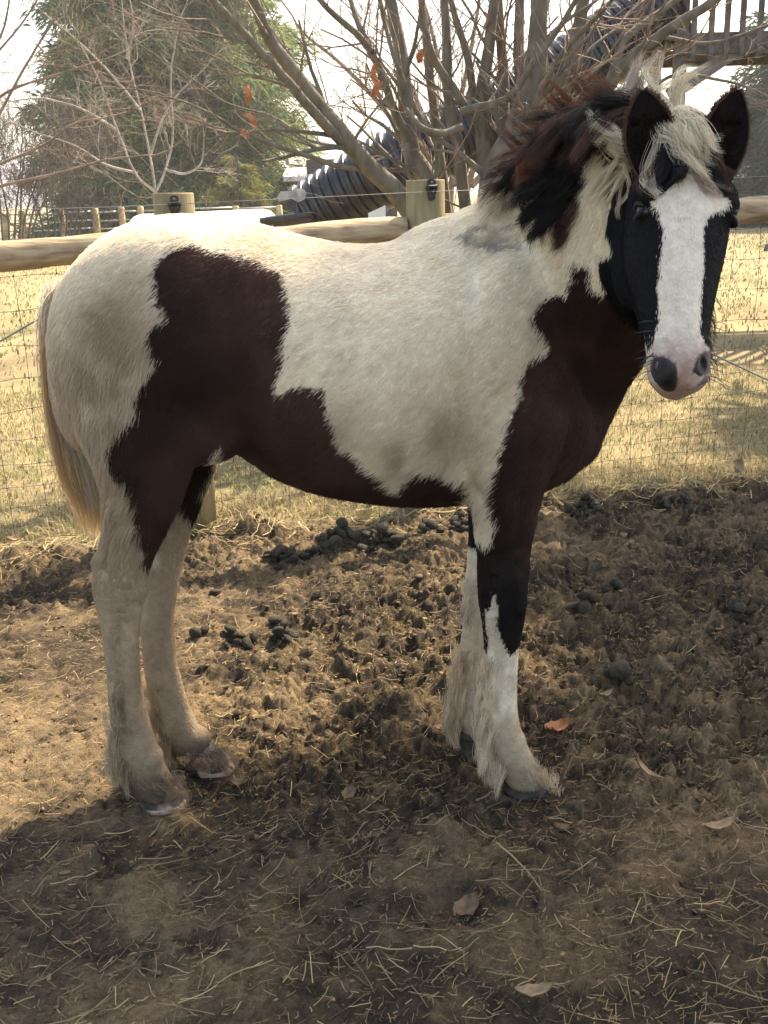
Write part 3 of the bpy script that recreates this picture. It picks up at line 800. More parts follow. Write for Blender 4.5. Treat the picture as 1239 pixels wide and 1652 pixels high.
# combing direction
d0 = np.tile(np.array([-.75, 0, -.60]), (NH, 1))
x, y, z = root.T
lg = sstep(.78, .62, z)[:, None]; d0 = d0 * (1 - lg) + np.array([-.10, 0, -1.0]) * lg
th = (sstep(-.30, -.50, x) * sstep(1.3, 1.0, z))[:, None]; d0 = d0 * (1 - th) + np.array([-.30, 0, -.95]) * th
nk = (sstep(.35, .55, x) * sstep(.8, 1.0, z))[:, None]; d0 = d0 * (1 - nk) + np.array([-.45, .2, -.85]) * nk
wh = np.stack([S_, (A_ - .285) * HL], 1); wr = np.linalg.norm(wh, axis=1) + 1e-6
hd_dir = (HS[None] * (wh[:, :1] / wr[:, None]) + HA[None] * (wh[:, 1:] / wr[:, None])) * np.exp(-wr / .05)[:, None] + HA[None] * (1 - np.exp(-wr / .05))[:, None] + HS[None] * (S_ * 4)[:, None]
d0[ish] = hd_dir[ish]
dn = d0 / np.linalg.norm(d0, axis=1)[:, None]
al = np.sum(root * dn, 1)
sq = root - dn * (al * .8)[:, None]                      # noise drawn out along the hair
clump = np.stack([fbm3(sq * 30, 2, 101), fbm3(sq * 30 + 5, 2, 102), fbm3(sq * 30 + 9, 2, 103)], 1) - .5
cl2 = np.stack([fbm3(sq * 110, 1, 111), fbm3(sq * 110 + 5, 1, 112), fbm3(sq * 110 + 9, 1, 113)], 1) - .5
mess = np.where(ish, .12, .32)[:, None] * (1 + 1.5 * (sstep(.95, .75, z) * sstep(.6, .7, z) + th[:, 0] * sstep(.95, .7, z))[:, None])
d0 = d0 / np.linalg.norm(d0, axis=1)[:, None] + clump * 1.1 * mess + cl2 * .7 * mess + rng.normal(0, .10, (NH, 3))
tg = d0 - nrm * np.sum(d0 * nrm, 1)[:, None]; tg /= np.linalg.norm(tg, axis=1)[:, None] + 1e-9
ln = np.full(NH, .014)
ln += .014 * sstep(.92, .74, z) * sstep(.6, .7, z) + .010 * th[:, 0]
kz = sstep(.80, .48, z); ln = ln * (1 - kz) + .0065 * kz
ln[ish] = .0085 + .006 * sstep(.2, .1, A_[ish]); ln[ish & (A_ > .82)] = .0028
jaw = ish & (F_ < -.06) & (A_ > .25); ln[jaw & (A_ < .75)] = .02
und = (~ish) & (x > .45) & (z > .8) & (nrm[:, 2] < -.3); ln[und] = .03
ln *= rng.uniform(.65, 1.25, NH)
lift = np.where(ish, .22, .28) + rng.normal(0, .07, NH)
kk = 4; tt = np.linspace(0, 1, kk)
pts = root[:, None, :] - nrm[:, None, :] * .0015 + tg[:, None, :] * (ln[:, None] * tt)[:, :, None] + nrm[:, None, :] * (ln[:, None] * (lift[:, None] * tt * (1.7 - .9 * tt)))[:, :, None]
pts[:, :, 2] -= (ln[:, None] * .10 * tt ** 2)
rad = np.array([.00052, .00050, .00038, .00008])[None] * rng.uniform(.8, 1.2, NH)[:, None]
bright = np.clip(1 + .05 * rng.normal(0, 1, NH) + .22 * (vnoise3(sq * 120, 150) - .5), .6, 1.3)
colh = np.clip(col * bright[:, None], 0, .97)
fur = attr_mat('coat_hair', rough=.5, spec=.2, transl=.25)
hair_object('coat', pts, rad, colh, fur, horse)

# --- long hair: locks of strands
manem = attr_mat('long_hair', rough=.42, spec=.4, transl=.32)
def locks(guides, per, spread, rad0, jit=.004, clump=.75, k=14):
    """guides: list of (polyline (m,3), colour, width scale) -> strands around each guide"""
    PT, CC, RR = [], [], []
    for (g, colr, ws) in guides:
        g = smooth_path(g, 5)
        s = np.linspace(0, len(g) - 1, k); i0 = np.minimum(s.astype(int), len(g) - 2); fr = (s - i0)[:, None]
        base_ = g[i0] * (1 - fr) + g[i0 + 1] * fr
        L_ = np.linalg.norm(np.diff(base_, axis=0), axis=1).sum()
        n = max(3, int(per * ws))
        off = rng.normal(0, 1, (n, 3)) * spread * ws
        tp = np.linspace(0, 1, k)
        fade = (1 - clump * tp ** 1.2)
        wav = np.stack([np.sin(tp[None] * rng.uniform(4, 9, (n, 1)) + rng.uniform(0, 6.3, (n, 1))) for _ in range(3)], -1) * jit * tp[None, :, None] * L_ / .2
        lenf = rng.uniform(.72, 1.06, (n, 1))
        sidx = np.clip(s[None] * lenf, 0, len(g) - 1.001); j0 = sidx.astype(int); f2 = (sidx - j0)[:, :, None]
        st = g[j0] * (1 - f2) + g[j0 + 1] * f2
        st = st + off[:, None, :] * fade[None, :, None] + wav
        PT.append(st); 
        c = np.asarray(colr)[None] * np.clip(1 + .25 * rng.normal(0, 1, (n, 1)), .5, 1.6)
        CC.append(np.clip(c, 0, .9)); RR.append(np.tile(rad0 * np.interp(tp, [0, .6, 1], [1, .85, .25]), (n, 1)))
    return np.vstack(PT), np.vstack(RR), np.vstack(CC)
BK = (.009, .007, .008); BR = (.075, .030, .018); RD = (.16, .065, .035); CR_ = (.78, .68, .52); PB = (.55, .44, .37)
gd = []
def jn(p, s): return np.asarray(p) + rng.normal(0, s, 3)
# mane roots follow the crest; the wind carries it back over the neck and down
crest = smooth_path(np.array([P(1048, 205, 2.02), P(1000, 205, 2.08), P(950, 232, 2.15), P(905, 262, 2.21), P(862, 298, 2.26), P(825, 330, 2.29)]), 12)
nc = len(crest)
for i in range(150):
    t = rng.random() ** .85 * .92; r_ = crest[int(t * (nc - 1))] + np.array([rng.normal(0, .008), rng.uniform(-.03, .025), rng.normal(0, .006)])
    lnm = rng.uniform(.10, .205) * (1.05 - .40 * t)
    out = np.array([-.62 + rng.normal(0, .16), -.35 + rng.normal(0, .14), .55 * rng.random() + .05])
    fall = rng.uniform(.45, 1.25)
    pl = [r_]
    d = out / np.linalg.norm(out)
    for s_ in range(5):
        pl.append(pl[-1] + d * lnm / 5)
        d = d + np.array([-.10, -.10, -.42]) * fall; d /= np.linalg.norm(d)
    rr_ = rng.random()
    colr = BK if rr_ < .40 else (BR if rr_ < .78 else RD)
    if t > .78 and rng.random() < .65: colr = CR_
    gd.append((np.array(pl), colr, rng.uniform(.6, 1.3)))
# short upright fuzz along the crest, its backlit red glow put into the colour
for i in range(70):
    t = .12 + .7 * rng.random(); r_ = crest[int(t * (nc - 1))] + np.array([0, rng.uniform(-.01, .03), 0])
    L_ = rng.uniform(.05, .10)
    pl = [r_, r_ + np.array([-.35, 0, .75]) * L_ * .5, r_ + np.array([-.95, -.05, 1.15]) * L_ + rng.normal(0, .01, 3)]
    gd.append((np.array(pl), RD if rng.random() < .7 else BR, .55))
# white locks near the poll, sweeping back and then down the neck
def pxl(pts, Y0, Y1):
    n = len(pts); return np.array([P(px, py, Y0 + (Y1 - Y0) * i / (n - 1)) for i, (px, py) in enumerate(pts)])
W_ = [([(1014, 238), (998, 238), (970, 225), (955, 205), (952, 190)], 1.94, 1.95), ([(1016, 240), (1002, 232), (985, 215), (965, 200), (955, 180)], 1.94, 1.96), ([(1014, 226), (995, 222), (968, 215), (952, 198)], 1.94, 1.95),
      ([(1012, 222), (996, 228), (972, 222), (958, 208)], 1.94, 1.94), ([(1016, 246), (1002, 243), (978, 232), (960, 214)], 1.94, 1.94), ([(1014, 245), (996, 262), (965, 300), (935, 330)], 1.94, 1.99), ([(1014, 255), (998, 280), (970, 315), (945, 345)], 1.94, 1.99),
      ([(1014, 262), (1003, 290), (985, 325), (975, 345)], 1.94, 1.97), ([(1014, 268), (1008, 300), (1000, 335), (990, 360)], 1.94, 1.96), ([(1012, 255), (985, 270), (950, 300), (925, 318)], 1.94, 2.0)]
for (pp, Y0, Y1) in W_:
    for r_ in range(2): gd.append((pxl(pp, Y0, Y1) + rng.normal(0, .006, (len(pp), 3)), CR_, .8 if pp[-1][1] < 220 else .30))
# strands blown straight up behind the ears
U_ = [([(1075, 215), (1050, 185), (1030, 150), (1035, 118), (1055, 95)], PB), ([(1065, 210), (1035, 185), (1010, 160), (1008, 130), (1030, 100)], PB), ([(1070, 205), (1040, 165), (1025, 130), (1030, 95)], PB), ([(1085, 205), (1060, 165), (1050, 130), (1060, 100)], CR_),
      ([(1060, 220), (1025, 200), (1000, 180), (988, 160), (992, 140)], BR), ([(1095, 200), (1080, 170), (1085, 140), (1105, 120), (1130, 112)], CR_), ([(1100, 200), (1090, 170), (1100, 145), (1125, 128)], CR_), ([(1080, 200), (1045, 175), (1020, 140), (1042, 105)], PB), ([(1050, 230), (1020, 205), (1003, 175), (1000, 150)], BR), ([(1060, 225), (1030, 195), (1015, 165), (1022, 135)], PB)]
for (pp, cc) in U_:
    for r_ in range(3): gd.append((pxl(pp, 1.99, 2.05) + rng.normal(0, .009, (len(pp), 3)), cc, .55))
# dark rear edge of the mane, fine tips over the white neck
TIP = [([(930, 270), (890, 320), (850, 350), (838, 372)], BK), ([(950, 270), (905, 330), (872, 370), (862, 392)], BK), ([(965, 275), (925, 340), (900, 380), (893, 402)], BR), ([(980, 280), (945, 340), (930, 375), (940, 392)], BR), ([(990, 285), (962, 335), (960, 365), (968, 385)], BR), ([(920, 265), (870, 300), (842, 312), (825, 330)], BK),
       ([(935, 255), (880, 275), (850, 285), (838, 300)], RD), ([(945, 240), (895, 250), (862, 262), (845, 282)], RD), ([(960, 230), (910, 232), (875, 240), (852, 262)], RD), ([(900, 300), (860, 335), (848, 360)], BK), ([(1000, 300), (985, 340), (985, 372)], BR), ([(910, 290), (880, 350), (872, 385)], BK), ([(950, 290), (915, 345), (905, 375)], BK)]
for (pp, cc) in TIP:
    for r_ in range(4): gd.append((pxl(pp, 2.08, 2.10) + rng.normal(0, .010, (len(pp), 3)), cc, .9))
def onhead(pts, lift0=.006, lift1=.014):
    out = []
    for i, (px, py) in enumerate(pts):
        d = Vector(ray(px, py)).normalized(); h = bvh.ray_cast(O0, d); p_ = np.array(h[0]) if h[0] is not None and h[0].y < 2.05 else P(px, py, 1.93)
        out.append(p_ - np.array(d) * (lift0 + (lift1 - lift0) * i / (len(pts) - 1)))
    out = np.array(out); out[0] = out[0] + np.array([0, .008, 0]); return out
hair_object('mane', *(lambda r_: (r_[0], r_[1], r_[2]))(locks(gd, 75, .0085, .00036, clump=.55)), manem, horse)
# forelock
fk = []
FL = [([(1090, 195), (1100, 225), (1125, 250), (1150, 262)], CR_), ([(1100, 192), (1112, 220), (1135, 238), (1155, 244)], CR_), ([(1085, 200), (1095, 235), (1112, 262), (1135, 278)], CR_), ([(1095, 195), (1125, 205), (1145, 218), (1152, 228)], CR_), ([(1090, 205), (1088, 240), (1100, 268), (1120, 282)], CR_), ([(1110, 190), (1128, 212), (1140, 238), (1148, 258)], CR_), ([(1075, 200), (1085, 230), (1102, 252), (1125, 268)], CR_),
      ([(1080, 205), (1078, 240), (1072, 270), (1060, 300)], BK), ([(1075, 215), (1070, 250), (1058, 285), (1050, 310)], BK), ([(1085, 215), (1090, 250), (1095, 275), (1088, 296)], BK), ([(1130, 235), (1148, 262), (1165, 282), (1180, 305)], BR), ([(1125, 240), (1140, 268), (1158, 290), (1178, 308)], BK), ([(1135, 240), (1155, 265), (1172, 285), (1185, 300)], BR), ([(1070, 230), (1052, 270), (1048, 295), (1062, 318)], CR_), ([(1100, 230), (1125, 268), (1148, 296), (1170, 312)], PB), ([(1078, 225), (1062, 262), (1048, 290), (1040, 312)], BR), ([(1090, 230), (1102, 262), (1100, 285), (1080, 300)], BK)]
for (pp, cc) in FL:
    for r_ in range(4 if cc == CR_ else 3): fk.append((onhead(pp, .010, .022) + rng.normal(0, .006, (len(pp), 3)), cc, .8 if cc == CR_ else .6))
for i in range(26):
    a = rng.uniform(1068, 1122); y0_ = 196 + rng.uniform(-10, 6); fk.append((onhead([(a, y0_), (a + 8, y0_ + 14), (a + 18, y0_ + 32), (a + 24, y0_ + 52)], .012, .03) + rng.normal(0, .006, (4, 3)), CR_, .9))
hair_object('forelock', *locks(fk, 60, .0075, .00034, clump=.55), manem, horse)
# tail
tl = []
for i in range(100):
    f_ = rng.random()
    px0 = 97 + rng.uniform(-8, 14); o_ = rng.uniform(-1, 1)
    pp = [(px0, 462 + 14 * rng.random()), (83 + 12 * f_, 505), (78 + 20 * f_, 560), (81 + 28 * f_, 620), (89 + 42 * f_, 690), (100 + 56 * f_, 760), (124 + 46 * f_, 820), (138 + 32 * f_, 850 + 26 * rng.random())]
    n_ = int(rng.integers(6, 9)); pp = pp[:n_]
    Y0 = 2.33 + o_ * .035
    g = np.array([P(a, b, Y0 + .05 * (k_ / 7)) for k_, (a, b) in enumerate(pp)]) + rng.normal(0, .004, (n_, 3))
    g_ = .5 + .5 * (rng.random())
    colr = ((.82, .74, .61) if rng.random() < .7 else (.50, .44, .38)) if n_ < 8 else ((.86, .68, .43) if rng.random() < .7 else (.66, .43, .21))  # long strands golden: backlit glow put into their colour
    tl.append((g, colr, 1.0))
hair_object('tail', *locks(tl, 60, .009, .00045, jit=.003, clump=.35, k=18), attr_mat('tail_hair', rough=.45, spec=.3, transl=.5), horse)
# feather on the lower legs
fe = []
def feather(px_pts, Y, n, L0, L1, dirx, colr=(.56, .48, .38)):
    path = smooth_path(np.array([P(a, b, Y) for a, b in px_pts]), 8)
    for i in range(n):
        t = rng.random(); r_ = path[int(t * (len(path) - 1))] + np.array([rng.uniform(0, .03), rng.uniform(-.045, .035), rng.uniform(-.01, .01)])
        L_ = L0 + (L1 - L0) * t; L_ *= rng.uniform(.7, 1.15)
        d = np.array([dirx + rng.normal(0, .12), rng.normal(0, .16), -1.0]); d /= np.linalg.norm(d)
        pl = np.array([r_, r_ + d * L_ * .5 + np.array([dirx * .012, 0, 0]), r_ + d * L_ + np.array([.004, 0, 0])])
        pl[:, 2] = np.maximum(pl[:, 2], .012)
        k_ = rng.random(); fe.append((pl, np.array(colr) * (.8 + .5 * k_), .8))
feather([(178, 1090), (178, 1160), (180, 1205), (195, 1230)], 2.15, 85, .03, .085, -.10, (.46, .37, .26))
feather([(240, 1090), (246, 1140), (258, 1180), (275, 1200)], 2.32, 75, .03, .075, -.10, (.40, .30, .19))
feather([(780, 1050), (775, 1110), (770, 1160), (776, 1205), (795, 1235)], 2.155, 120, .03, .07, -.12, (.66, .56, .42))
feather([(742, 1040), (732, 1090), (724, 1130), (726, 1165)], 2.35, 110, .04, .085, -.14, (.58, .47, .33))
feather([(752, 930), (750, 960), (750, 990)], 2.36, 40, .03, .045, -.15, (.58, .50, .40))
feather([(820, 1225), (845, 1235), (868, 1248), (880, 1258)], 2.14, 40, .010, .015, .12, (.50, .41, .30))
feather([(215, 1250), (245, 1262), (270, 1268), (285, 1274)], 2.12, 50, .012, .018, .25, (.20, .15, .11))
feather([(290, 1210), (320, 1218), (345, 1222), (360, 1230)], 2.29, 50, .012, .018, .25, (.22, .165, .115))
hair_object('feather', *locks(fe, 42, .0085, .00034, jit=.004, clump=.45, k=7), manem, horse)
# beard under the jaw, whiskers and ear fur
bd = []
for i in range(60):
    a = rng.uniform(.42, .86); p0 = hp(rng.uniform(.02, .06) * (1 - .3 * (a > .7)), a, -.10 - .02 * rng.random())
    L_ = rng.uniform(.03, .07); pl = np.array([p0, p0 + np.array([.35, 0, -.4]) * L_, p0 + np.array([.45 + rng.normal(0, .15), 0, -1.0]) * L_]); bd.append((pl, BK, .6))
for i in range(55):
    a = rng.uniform(.50, .88); p0 = hp(.052 + .012 * rng.random(), a, -.045 - .03 * rng.random()); L_ = rng.uniform(.03, .065)
    bd.append((np.array([p0, p0 + np.array([.30, -.05, -.35]) * L_, p0 + np.array([.42 + rng.normal(0, .18), -.1, -.95]) * L_]), BK, .35))
for i in range(22):
    sg = rng.choice([-1, 1]); a = rng.uniform(.72, .95); p0 = hp(sg * .045, a, .0)
    d = HS * sg * rng.uniform(.5, 1) + HA * rng.uniform(.1, .6) + HF * rng.uniform(-.1, .4); L_ = rng.uniform(.03, .06)
    bd.append((np.array([p0, p0 + d * L_ * .5, p0 + d * L_ + np.array([0, 0, -.005])]), (.10, .09, .09), .12))
hair_object('whisker', *locks(bd, 14, .004, .00035, jit=.004, clump=.4, k=7), manem, horse)
ef = []
for (EV, fr, ax, sd_) in EARV:
    nv_, nu = EV.shape[:2]
    for i in range(1300):
        v = rng.integers(1, nv_); sgn = rng.random()
        if sgn < .72:
            e = 0 if rng.random() < .5 else nu - 1; vf = rng.uniform(.3, nv_ - 1.01); i_ = int(vf); p0 = EV[i_, e] * (1 - vf + i_) + EV[i_ + 1, e] * (vf - i_); out = sd_ * (-1 if e == 0 else 1)
            d = out * rng.uniform(.2, .7) + ax * rng.uniform(.4, 1) - fr * rng.uniform(0, .5); colr = (.10, .045, .026); L_ = rng.uniform(.005, .012)
        else:
            p0 = EV[min(v, nv_ // 2 + 2), rng.integers(3, nu - 3)]; d = fr * .8 + ax * rng.uniform(.2, .8) + sd_ * rng.normal(0, .4); colr = (.030, .018, .015); L_ = rng.uniform(.015, .035)
        ef.append((np.array([p0, p0 + d * L_ * .5, p0 + d * L_ + rng.normal(0, .002, 3)]), colr, .6))
hair_object('ear_fur', *locks(ef, 6, .0012, .00032, jit=.003, clump=.3, k=5), manem, horse)
# ------------------------------------------------------------------ paddock fence
wood = simple('post_wood', (.34, .27, .15), rough=.85, var=.35, scale=5, bump=.5, bscale=30, stretch=(9, 9, .8), col2=(.22, .19, .10))
def rail_mat():
    m, N, L, b = new_mat('rail_wood')
    tc = N.new('ShaderNodeTexCoord'); mp = N.new('ShaderNodeMapping'); L.new(tc.outputs['Object'], mp.inputs[0]); mp.inputs['Scale'].default_value = (.9, 14, 14)
    n1 = N.new('ShaderNodeTexNoise'); n1.inputs['Scale'].default_value = 3; n1.inputs['Detail'].default_value = 8; L.new(mp.outputs[0], n1.inputs['Vector'])
    rp = N.new('ShaderNodeValToRGB'); L.new(n1.outputs['Fac'], rp.inputs[0])
    e = rp.color_ramp.elements; e[0].position = .3; e[0].color = (.20, .13, .07, 1); e[1].position = .62; e[1].color = (.46, .35, .21, 1)
    n = e.new(.48); n.color = (.36, .26, .15, 1)
    # knots and cracks
    vo = N.new('ShaderNodeTexVoronoi'); vo.inputs['Scale'].default_value = 5.0; mp2 = N.new('ShaderNodeMapping'); L.new(tc.outputs['Object'], mp2.inputs[0]); mp2.inputs['Scale'].default_value = (.55, 1.6, 1.6)
    L.new(mp2.outputs[0], vo.inputs['Vector'])
    kn = N.new('ShaderNodeMapRange'); kn.inputs[1].default_value = .03; kn.inputs[2].default_value = .10; L.new(vo.outputs['Distance'], kn.inputs[0])
    mx = N.new('ShaderNodeMix'); mx.data_type = 'RGBA'; L.new(kn.outputs[0], mx.inputs[0]); mx.inputs[6].default_value = (.07, .045, .03, 1); L.new(rp.outputs[0], mx.inputs[7])
    L.new(mx.outputs[2], b.inputs['Base Color']); b.inputs['Roughness'].default_value = .75
    bm = N.new('ShaderNodeBump'); bm.inputs['Strength'].default_value = .5; bm.inputs['Distance'].default_value = .01; L.new(n1.outputs['Fac'], bm.inputs['Height']); L.new(bm.outputs[0], b.inputs['Normal'])
    return m
railm = rail_mat()
steel = simple('galvanised_wire', (.30, .29, .27), rough=.5, metal=.6, var=.2)
darkwire = simple('weathered_wire', (.16, .14, .12), rough=.6, metal=.4, var=.3)
plastic = simple('black_plastic', (.012, .012, .014), rough=.35, spec=.5, var=.2)
alu = simple('cast_metal', (.42, .40, .37), rough=.45, metal=.5, var=.3, scale=25)
A0 = G(318, 850); A1 = G(692, 815); FD = (A1 - A0); FD /= np.linalg.norm(FD); FNR = np.array([-FD[1], FD[0], 0])
fence = empty('paddock_fence', tuple(A1)); tag(fence, 'round post-and-rail wooden fence with woven wire mesh behind the horse', 'fence')
def fpt(s, z, off=0.0): return A1 + FD * s + FNR * off + np.array([0, 0, z])       # s metres along from the middle post
def s_of(px, py_guess=400):
    # distance along the fence line for a pixel column
    best = None
    for s in np.linspace(-3.5, 3.5, 1401):
        p = A1 + FD * s; d = p - np.array([0, 0, CZ]); d[2] = -.1
        k = F * (d @ CR) / (d @ _f) + 619.5
        if best is None or abs(k - px) < best[0]: best = (abs(k - px), s)
    return best[1]
def post(base, top, r, ins=True):
    b = np.array(base); t = np.array(top); h = np.linalg.norm(t - b)
    pts = [b - np.array([0, 0, .12]), b + (t - b) * .3, b + (t - b) * .7, t - (t - b) / h * .006, t]
    V, Fc = tube(pts, [r * 1.04, r * 1.02, r, r * .99, r * .955], 28)
    V[:, 0] += (fbm2(V[:, 0] * 8 + V[:, 2] * 2, V[:, 1] * 8, 2, 3) - .5) * .012
    o = wmesh('fence_post', V, Fc, wood, fence)
    return o
def insulator(p, parent):
    """black plastic bracket carrying the wire, on the viewer's side"""
    m = MB(); f_ = -FNR
    def q(a, o, z): return p + FD * a + f_ * o + np.array([0, 0, z])
    R = np.stack([FD, f_, [0, 0, 1]], 1)
    m.box(q(0, .004, 0), .020, .010, .085, R); m.box(q(0, .008, .028), .034, .014, .020, R); m.box(q(0, .008, -.030), .028, .012, .018, R)
    for sg in (-1, 1): m.tube([q(sg * .024, .008, .012), q(sg * .016, .012, -.012), q(sg * .004, .010, -.034)], .0045, 8)
    m.tube([q(-.016, .022, .010), q(.016, .022, .010)], .009, 10)
    o = m.build('insulator', plastic, parent, False)
    m2 = MB(); m2.tube([q(.018, .016, .016), q(.026, .018, .017), q(.030, .018, .026)], .003, 8); m2.tube([q(0, .006, .030), q(0, .018, .030)], .005, 8)
    m2.build('bracket_pin', steel, parent, False)
L_top = P(280, 311, A0[1]); M_top = P(687, 290, A1[1])
pl_ = post(A0, L_top, .084); pm_ = post(A1, M_top, .0825)
sl = s_of(-420); sr = s_of(1560)
pa = post(fpt(sl, 0), fpt(sl, 1.40), .085); pb = post(fpt(sr, 0), fpt(sr, 1.46), .083)
insulator(P(281, 333, A0[1]) - FNR * .087 * 1.0, pl_); insulator(P(687, 306, A1[1]) - FNR * .086, pm_)
# rails: from px to px between posts
def rail(pA, pB, r0, r1, sag=.0):
    ts = np.linspace(0, 1, 26)
    pts = np.array([pA + (pB - pA) * t for t in ts]); pts[:, 2] += .006 * np.sin(ts * 7 + pA[0] * 5) - sag * np.sin(ts * math.pi)
    pts[:, 1] += .006 * np.sin(ts * 5 + pA[0] * 3)
    V, Fc = tube(pts, r0 + (r1 - r0) * ts + .002 * np.sin(ts * 23), 20)
    V = V + (np.stack([fbm3(V * 14, 2, 5), fbm3(V * 14 + 4, 2, 6), fbm3(V * 14 + 8, 2, 7)], 1) - .5) * .008
    wmesh('rail', V, Fc, railm, fence)
lp = P(0, 402, A0[1] - .17); lq = P(215, 384, A0[1])
dl = (lq - lp) / np.linalg.norm(lq - lp)
s_l = -1.0665
rail(fpt(sl + .08, P(-400, 437, 4.0)[2]), fpt(s_l - .084, 1.215), .062, .056)
rail(fpt(s_l + .084, 1.205), fpt(-.083, P(655, 372, A1[1])[2]), .058, .058)
rail(fpt(.083, P(722, 368, A1[1])[2]), fpt(sr - .08, P(1560, 319, 4.9)[2]), .055, .058)
# woven wire behind the rail
s0, s1 = sl, sr
zs = [.03, .10, .18, .27, .37, .48, .60, .73, .87, 1.01, 1.15, 1.285]
for z in zs:
    ss = np.arange(s0, s1, .05)
    w1 = .004 * np.sin(ss * 21 + z * 9) + .012 * (fbm2(ss * 2.0, ss * 0 + z * 7, 2, 4) - .5) * 2
    sl_z = .022 * ss * .9
    pts = np.array([fpt(s, z + a + b_, .075 + .012 * math.sin(s * 5 + z * 3)) for s, a, b_ in zip(ss, w1, sl_z)])
    wmesh('horizontal_wire', *tube(pts, .0013 if z < 1.2 else .0018, 4), darkwire if z < 1.2 else steel, fence)
k = 0
for s in np.arange(s0 + .05, s1, .152):
    z_ = np.linspace(.01, 1.29, 14); ph = rng.uniform(0, 6); ln_ = rng.normal(0, .012)
    pts = np.array([fpt(s + .004 * math.sin(a * 9 + ph) + ln_ * a, a + .02 * s, .075 + .012 * math.sin(s * 5 + a * 3)) for a in z_])
    wmesh('vertical_wire', *tube(pts, .0012, 4), darkwire, fence)
    kn = MB()
    for z in zs[1:]:
        c = fpt(s + .004 * math.sin(z * 9 + ph) + ln_ * z, z + .02 * s, .075 + .012 * math.sin(s * 5 + z * 3)); kn.add(*ell(c, .0045, .0035, .0045, 6, 4))
    kn.build('wire_knot', darkwire, fence)['kind'] = 'stuff'
# electric strand in front, with its ratchet strainer
def wy(px): return float(np.interp(px, [-200, 180, 480, 655, 855, 1180, 1500], [345, 334, 320, 311, 303, 287, 272]))
pts = []
for px in np.linspace(-420, 1560, 90):
    s = s_of(px); y_ = A1[1] + FD[1] * s - .11; pts.append(P(px, wy(px), y_))
pts = np.array(pts)
wmesh('electric_wire', *tube(pts, .0016, 6), steel, fence)
yb = 4.42
m = MB(); c = P(481, 314, yb)
def o2(px, py, dy=0): return P(px, py, yb + dy)
for dy in (-.012, .012):
    prof = [(447, 318), (452, 309), (470, 308), (476, 303), (490, 305), (495, 312), (491, 322), (482, 326), (470, 321), (450, 325)]
    V = [o2(*p_, dy - .002) for p_ in prof] + [o2(*p_, dy + .002) for p_ in prof]; n = len(prof)
    m.add(V, [tuple(range(n)), tuple(range(2 * n - 1, n - 1, -1))] + [(i, n + i, n + (i + 1) % n, (i + 1) % n) for i in range(n)])
ax0, ax1 = o2(484, 314, -.02), o2(484, 314, .02); m.tube([ax0, ax1], .010, 12)
for i in range(9):
    a = i * 2 * math.pi / 9; m.tube([o2(484 + 9 * math.cos(a), 314 + 9 * math.sin(a), -.008), o2(484 + 9 * math.cos(a), 314 + 9 * math.sin(a), .008)], .004, 6)
m.build('wire_strainer', alu, fence, False)
m = MB(); m.box(o2(460, 316, -.016), .024, .002, .016); m.build('maker_plate', simple('plate', (.5, .47, .42), rough=.6), fence, False)
# grey brace cables running down to the off-frame posts
for (a, b) in (((75, 507, 4.42), (-300, 700, 4.25)), ((1120, 557, 4.90), (1500, 718, 5.0))):
    p0, p1 = P(*a), P(*b); ts = np.linspace(0, 1, 12)
    wmesh('brace_cable', *tube([p0 + (p1 - p0) * t - np.array([0, 0, .02 * math.sin(t * 3.14)]) for t in ts], .0045, 8), steel, fence)
# wire tie round the middle post
a = np.linspace(0, 2 * math.pi, 33); zt = P(687, 372, A1[1])[2]
pts = np.array([A1 + np.array([.0865 * math.cos(t), .0865 * math.sin(t), zt + .012 * math.cos(t + .6)]) for t in a])
wmesh('wire_tie', *tube(pts, .0022, 6), steel, fence)
# ------------------------------------------------------------------ things beyond the fence
# far pipe fence
ff = empty('far_fence', (-5, 28, 0)); tag(ff, 'distant fence of pale wooden posts with horizontal metal pipe rails at far left', 'fence')
fw = simple('far_post', (.42, .33, .19), rough=.85, var=.3)
pipe = simple('pipe_rail', (.50, .51, .52), rough=.45, metal=.5, var=.15)
fposts = [(-60, 350), (6, 345), (34, 340), (98, 338), (153, 336), (195, 334), (226, 333), (300, 333), (380, 332), (450, 331)]
Yf = 28.0
for (px, py) in fposts:
    t = P(px, py, Yf); b = np.array([t[0], t[1], -.1])
    V, Fc = tube([b, (b + t) / 2, t - np.array([0, 0, .02]), t], [.09, .088, .085, .07], 10); wmesh('post', V, Fc, fw, ff)
for (i, j) in zip(range(len(fposts) - 1), range(1, len(fposts))):
    for (z, r_) in ((1.10, .022), (.88, .02), (.68, .02), (.48, .02), (.28, .02)):
        p0 = P(fposts[i][0], 360, Yf); p1 = P(fposts[j][0], 360, Yf)
        p0 = np.array([p0[0], Yf, z + .02 * math.sin(i * 3)]); p1 = np.array([p1[0], Yf, z + .02 * math.cos(i * 2)])
        wmesh('pipe', *tube([p0, p1], r_, 6), pipe, ff)
# white tank
Yt = 13.0
tk = empty('tank', (P(330, 350, Yt)[0], Yt, 0)); tag(tk, 'long white round-ended tank lying beyond the rail behind the rump', 'tank')
tw = simple('white_paint', (.78, .79, .80), rough=.35, var=.06, scale=2)
p0, p1 = P(208, 357, Yt), P(449, 350, Yt - .3)
R_ = .42; c0 = np.array([p0[0], Yt, P(210, 346, Yt)[2] - R_]); c1 = np.array([p1[0], Yt - .3, P(445, 336, Yt - .3)[2] - R_]); d = (c1 - c0) / np.linalg.norm(c1 - c0)
prof = [(0, .02), (.03, .55), (.12, .82), (.26, .96), (.42, 1.0)]
pp = [c0 + d * a * R_ for a, _ in prof] + [c1 - d * a * R_ for a, _ in prof[::-1]]
rr = [r_ * R_ for _, r_ in prof] + [r_ * R_ for _, r_ in prof[::-1]]
wmesh('tank_shell', *tube(pp, rr, 32), tw, tk)
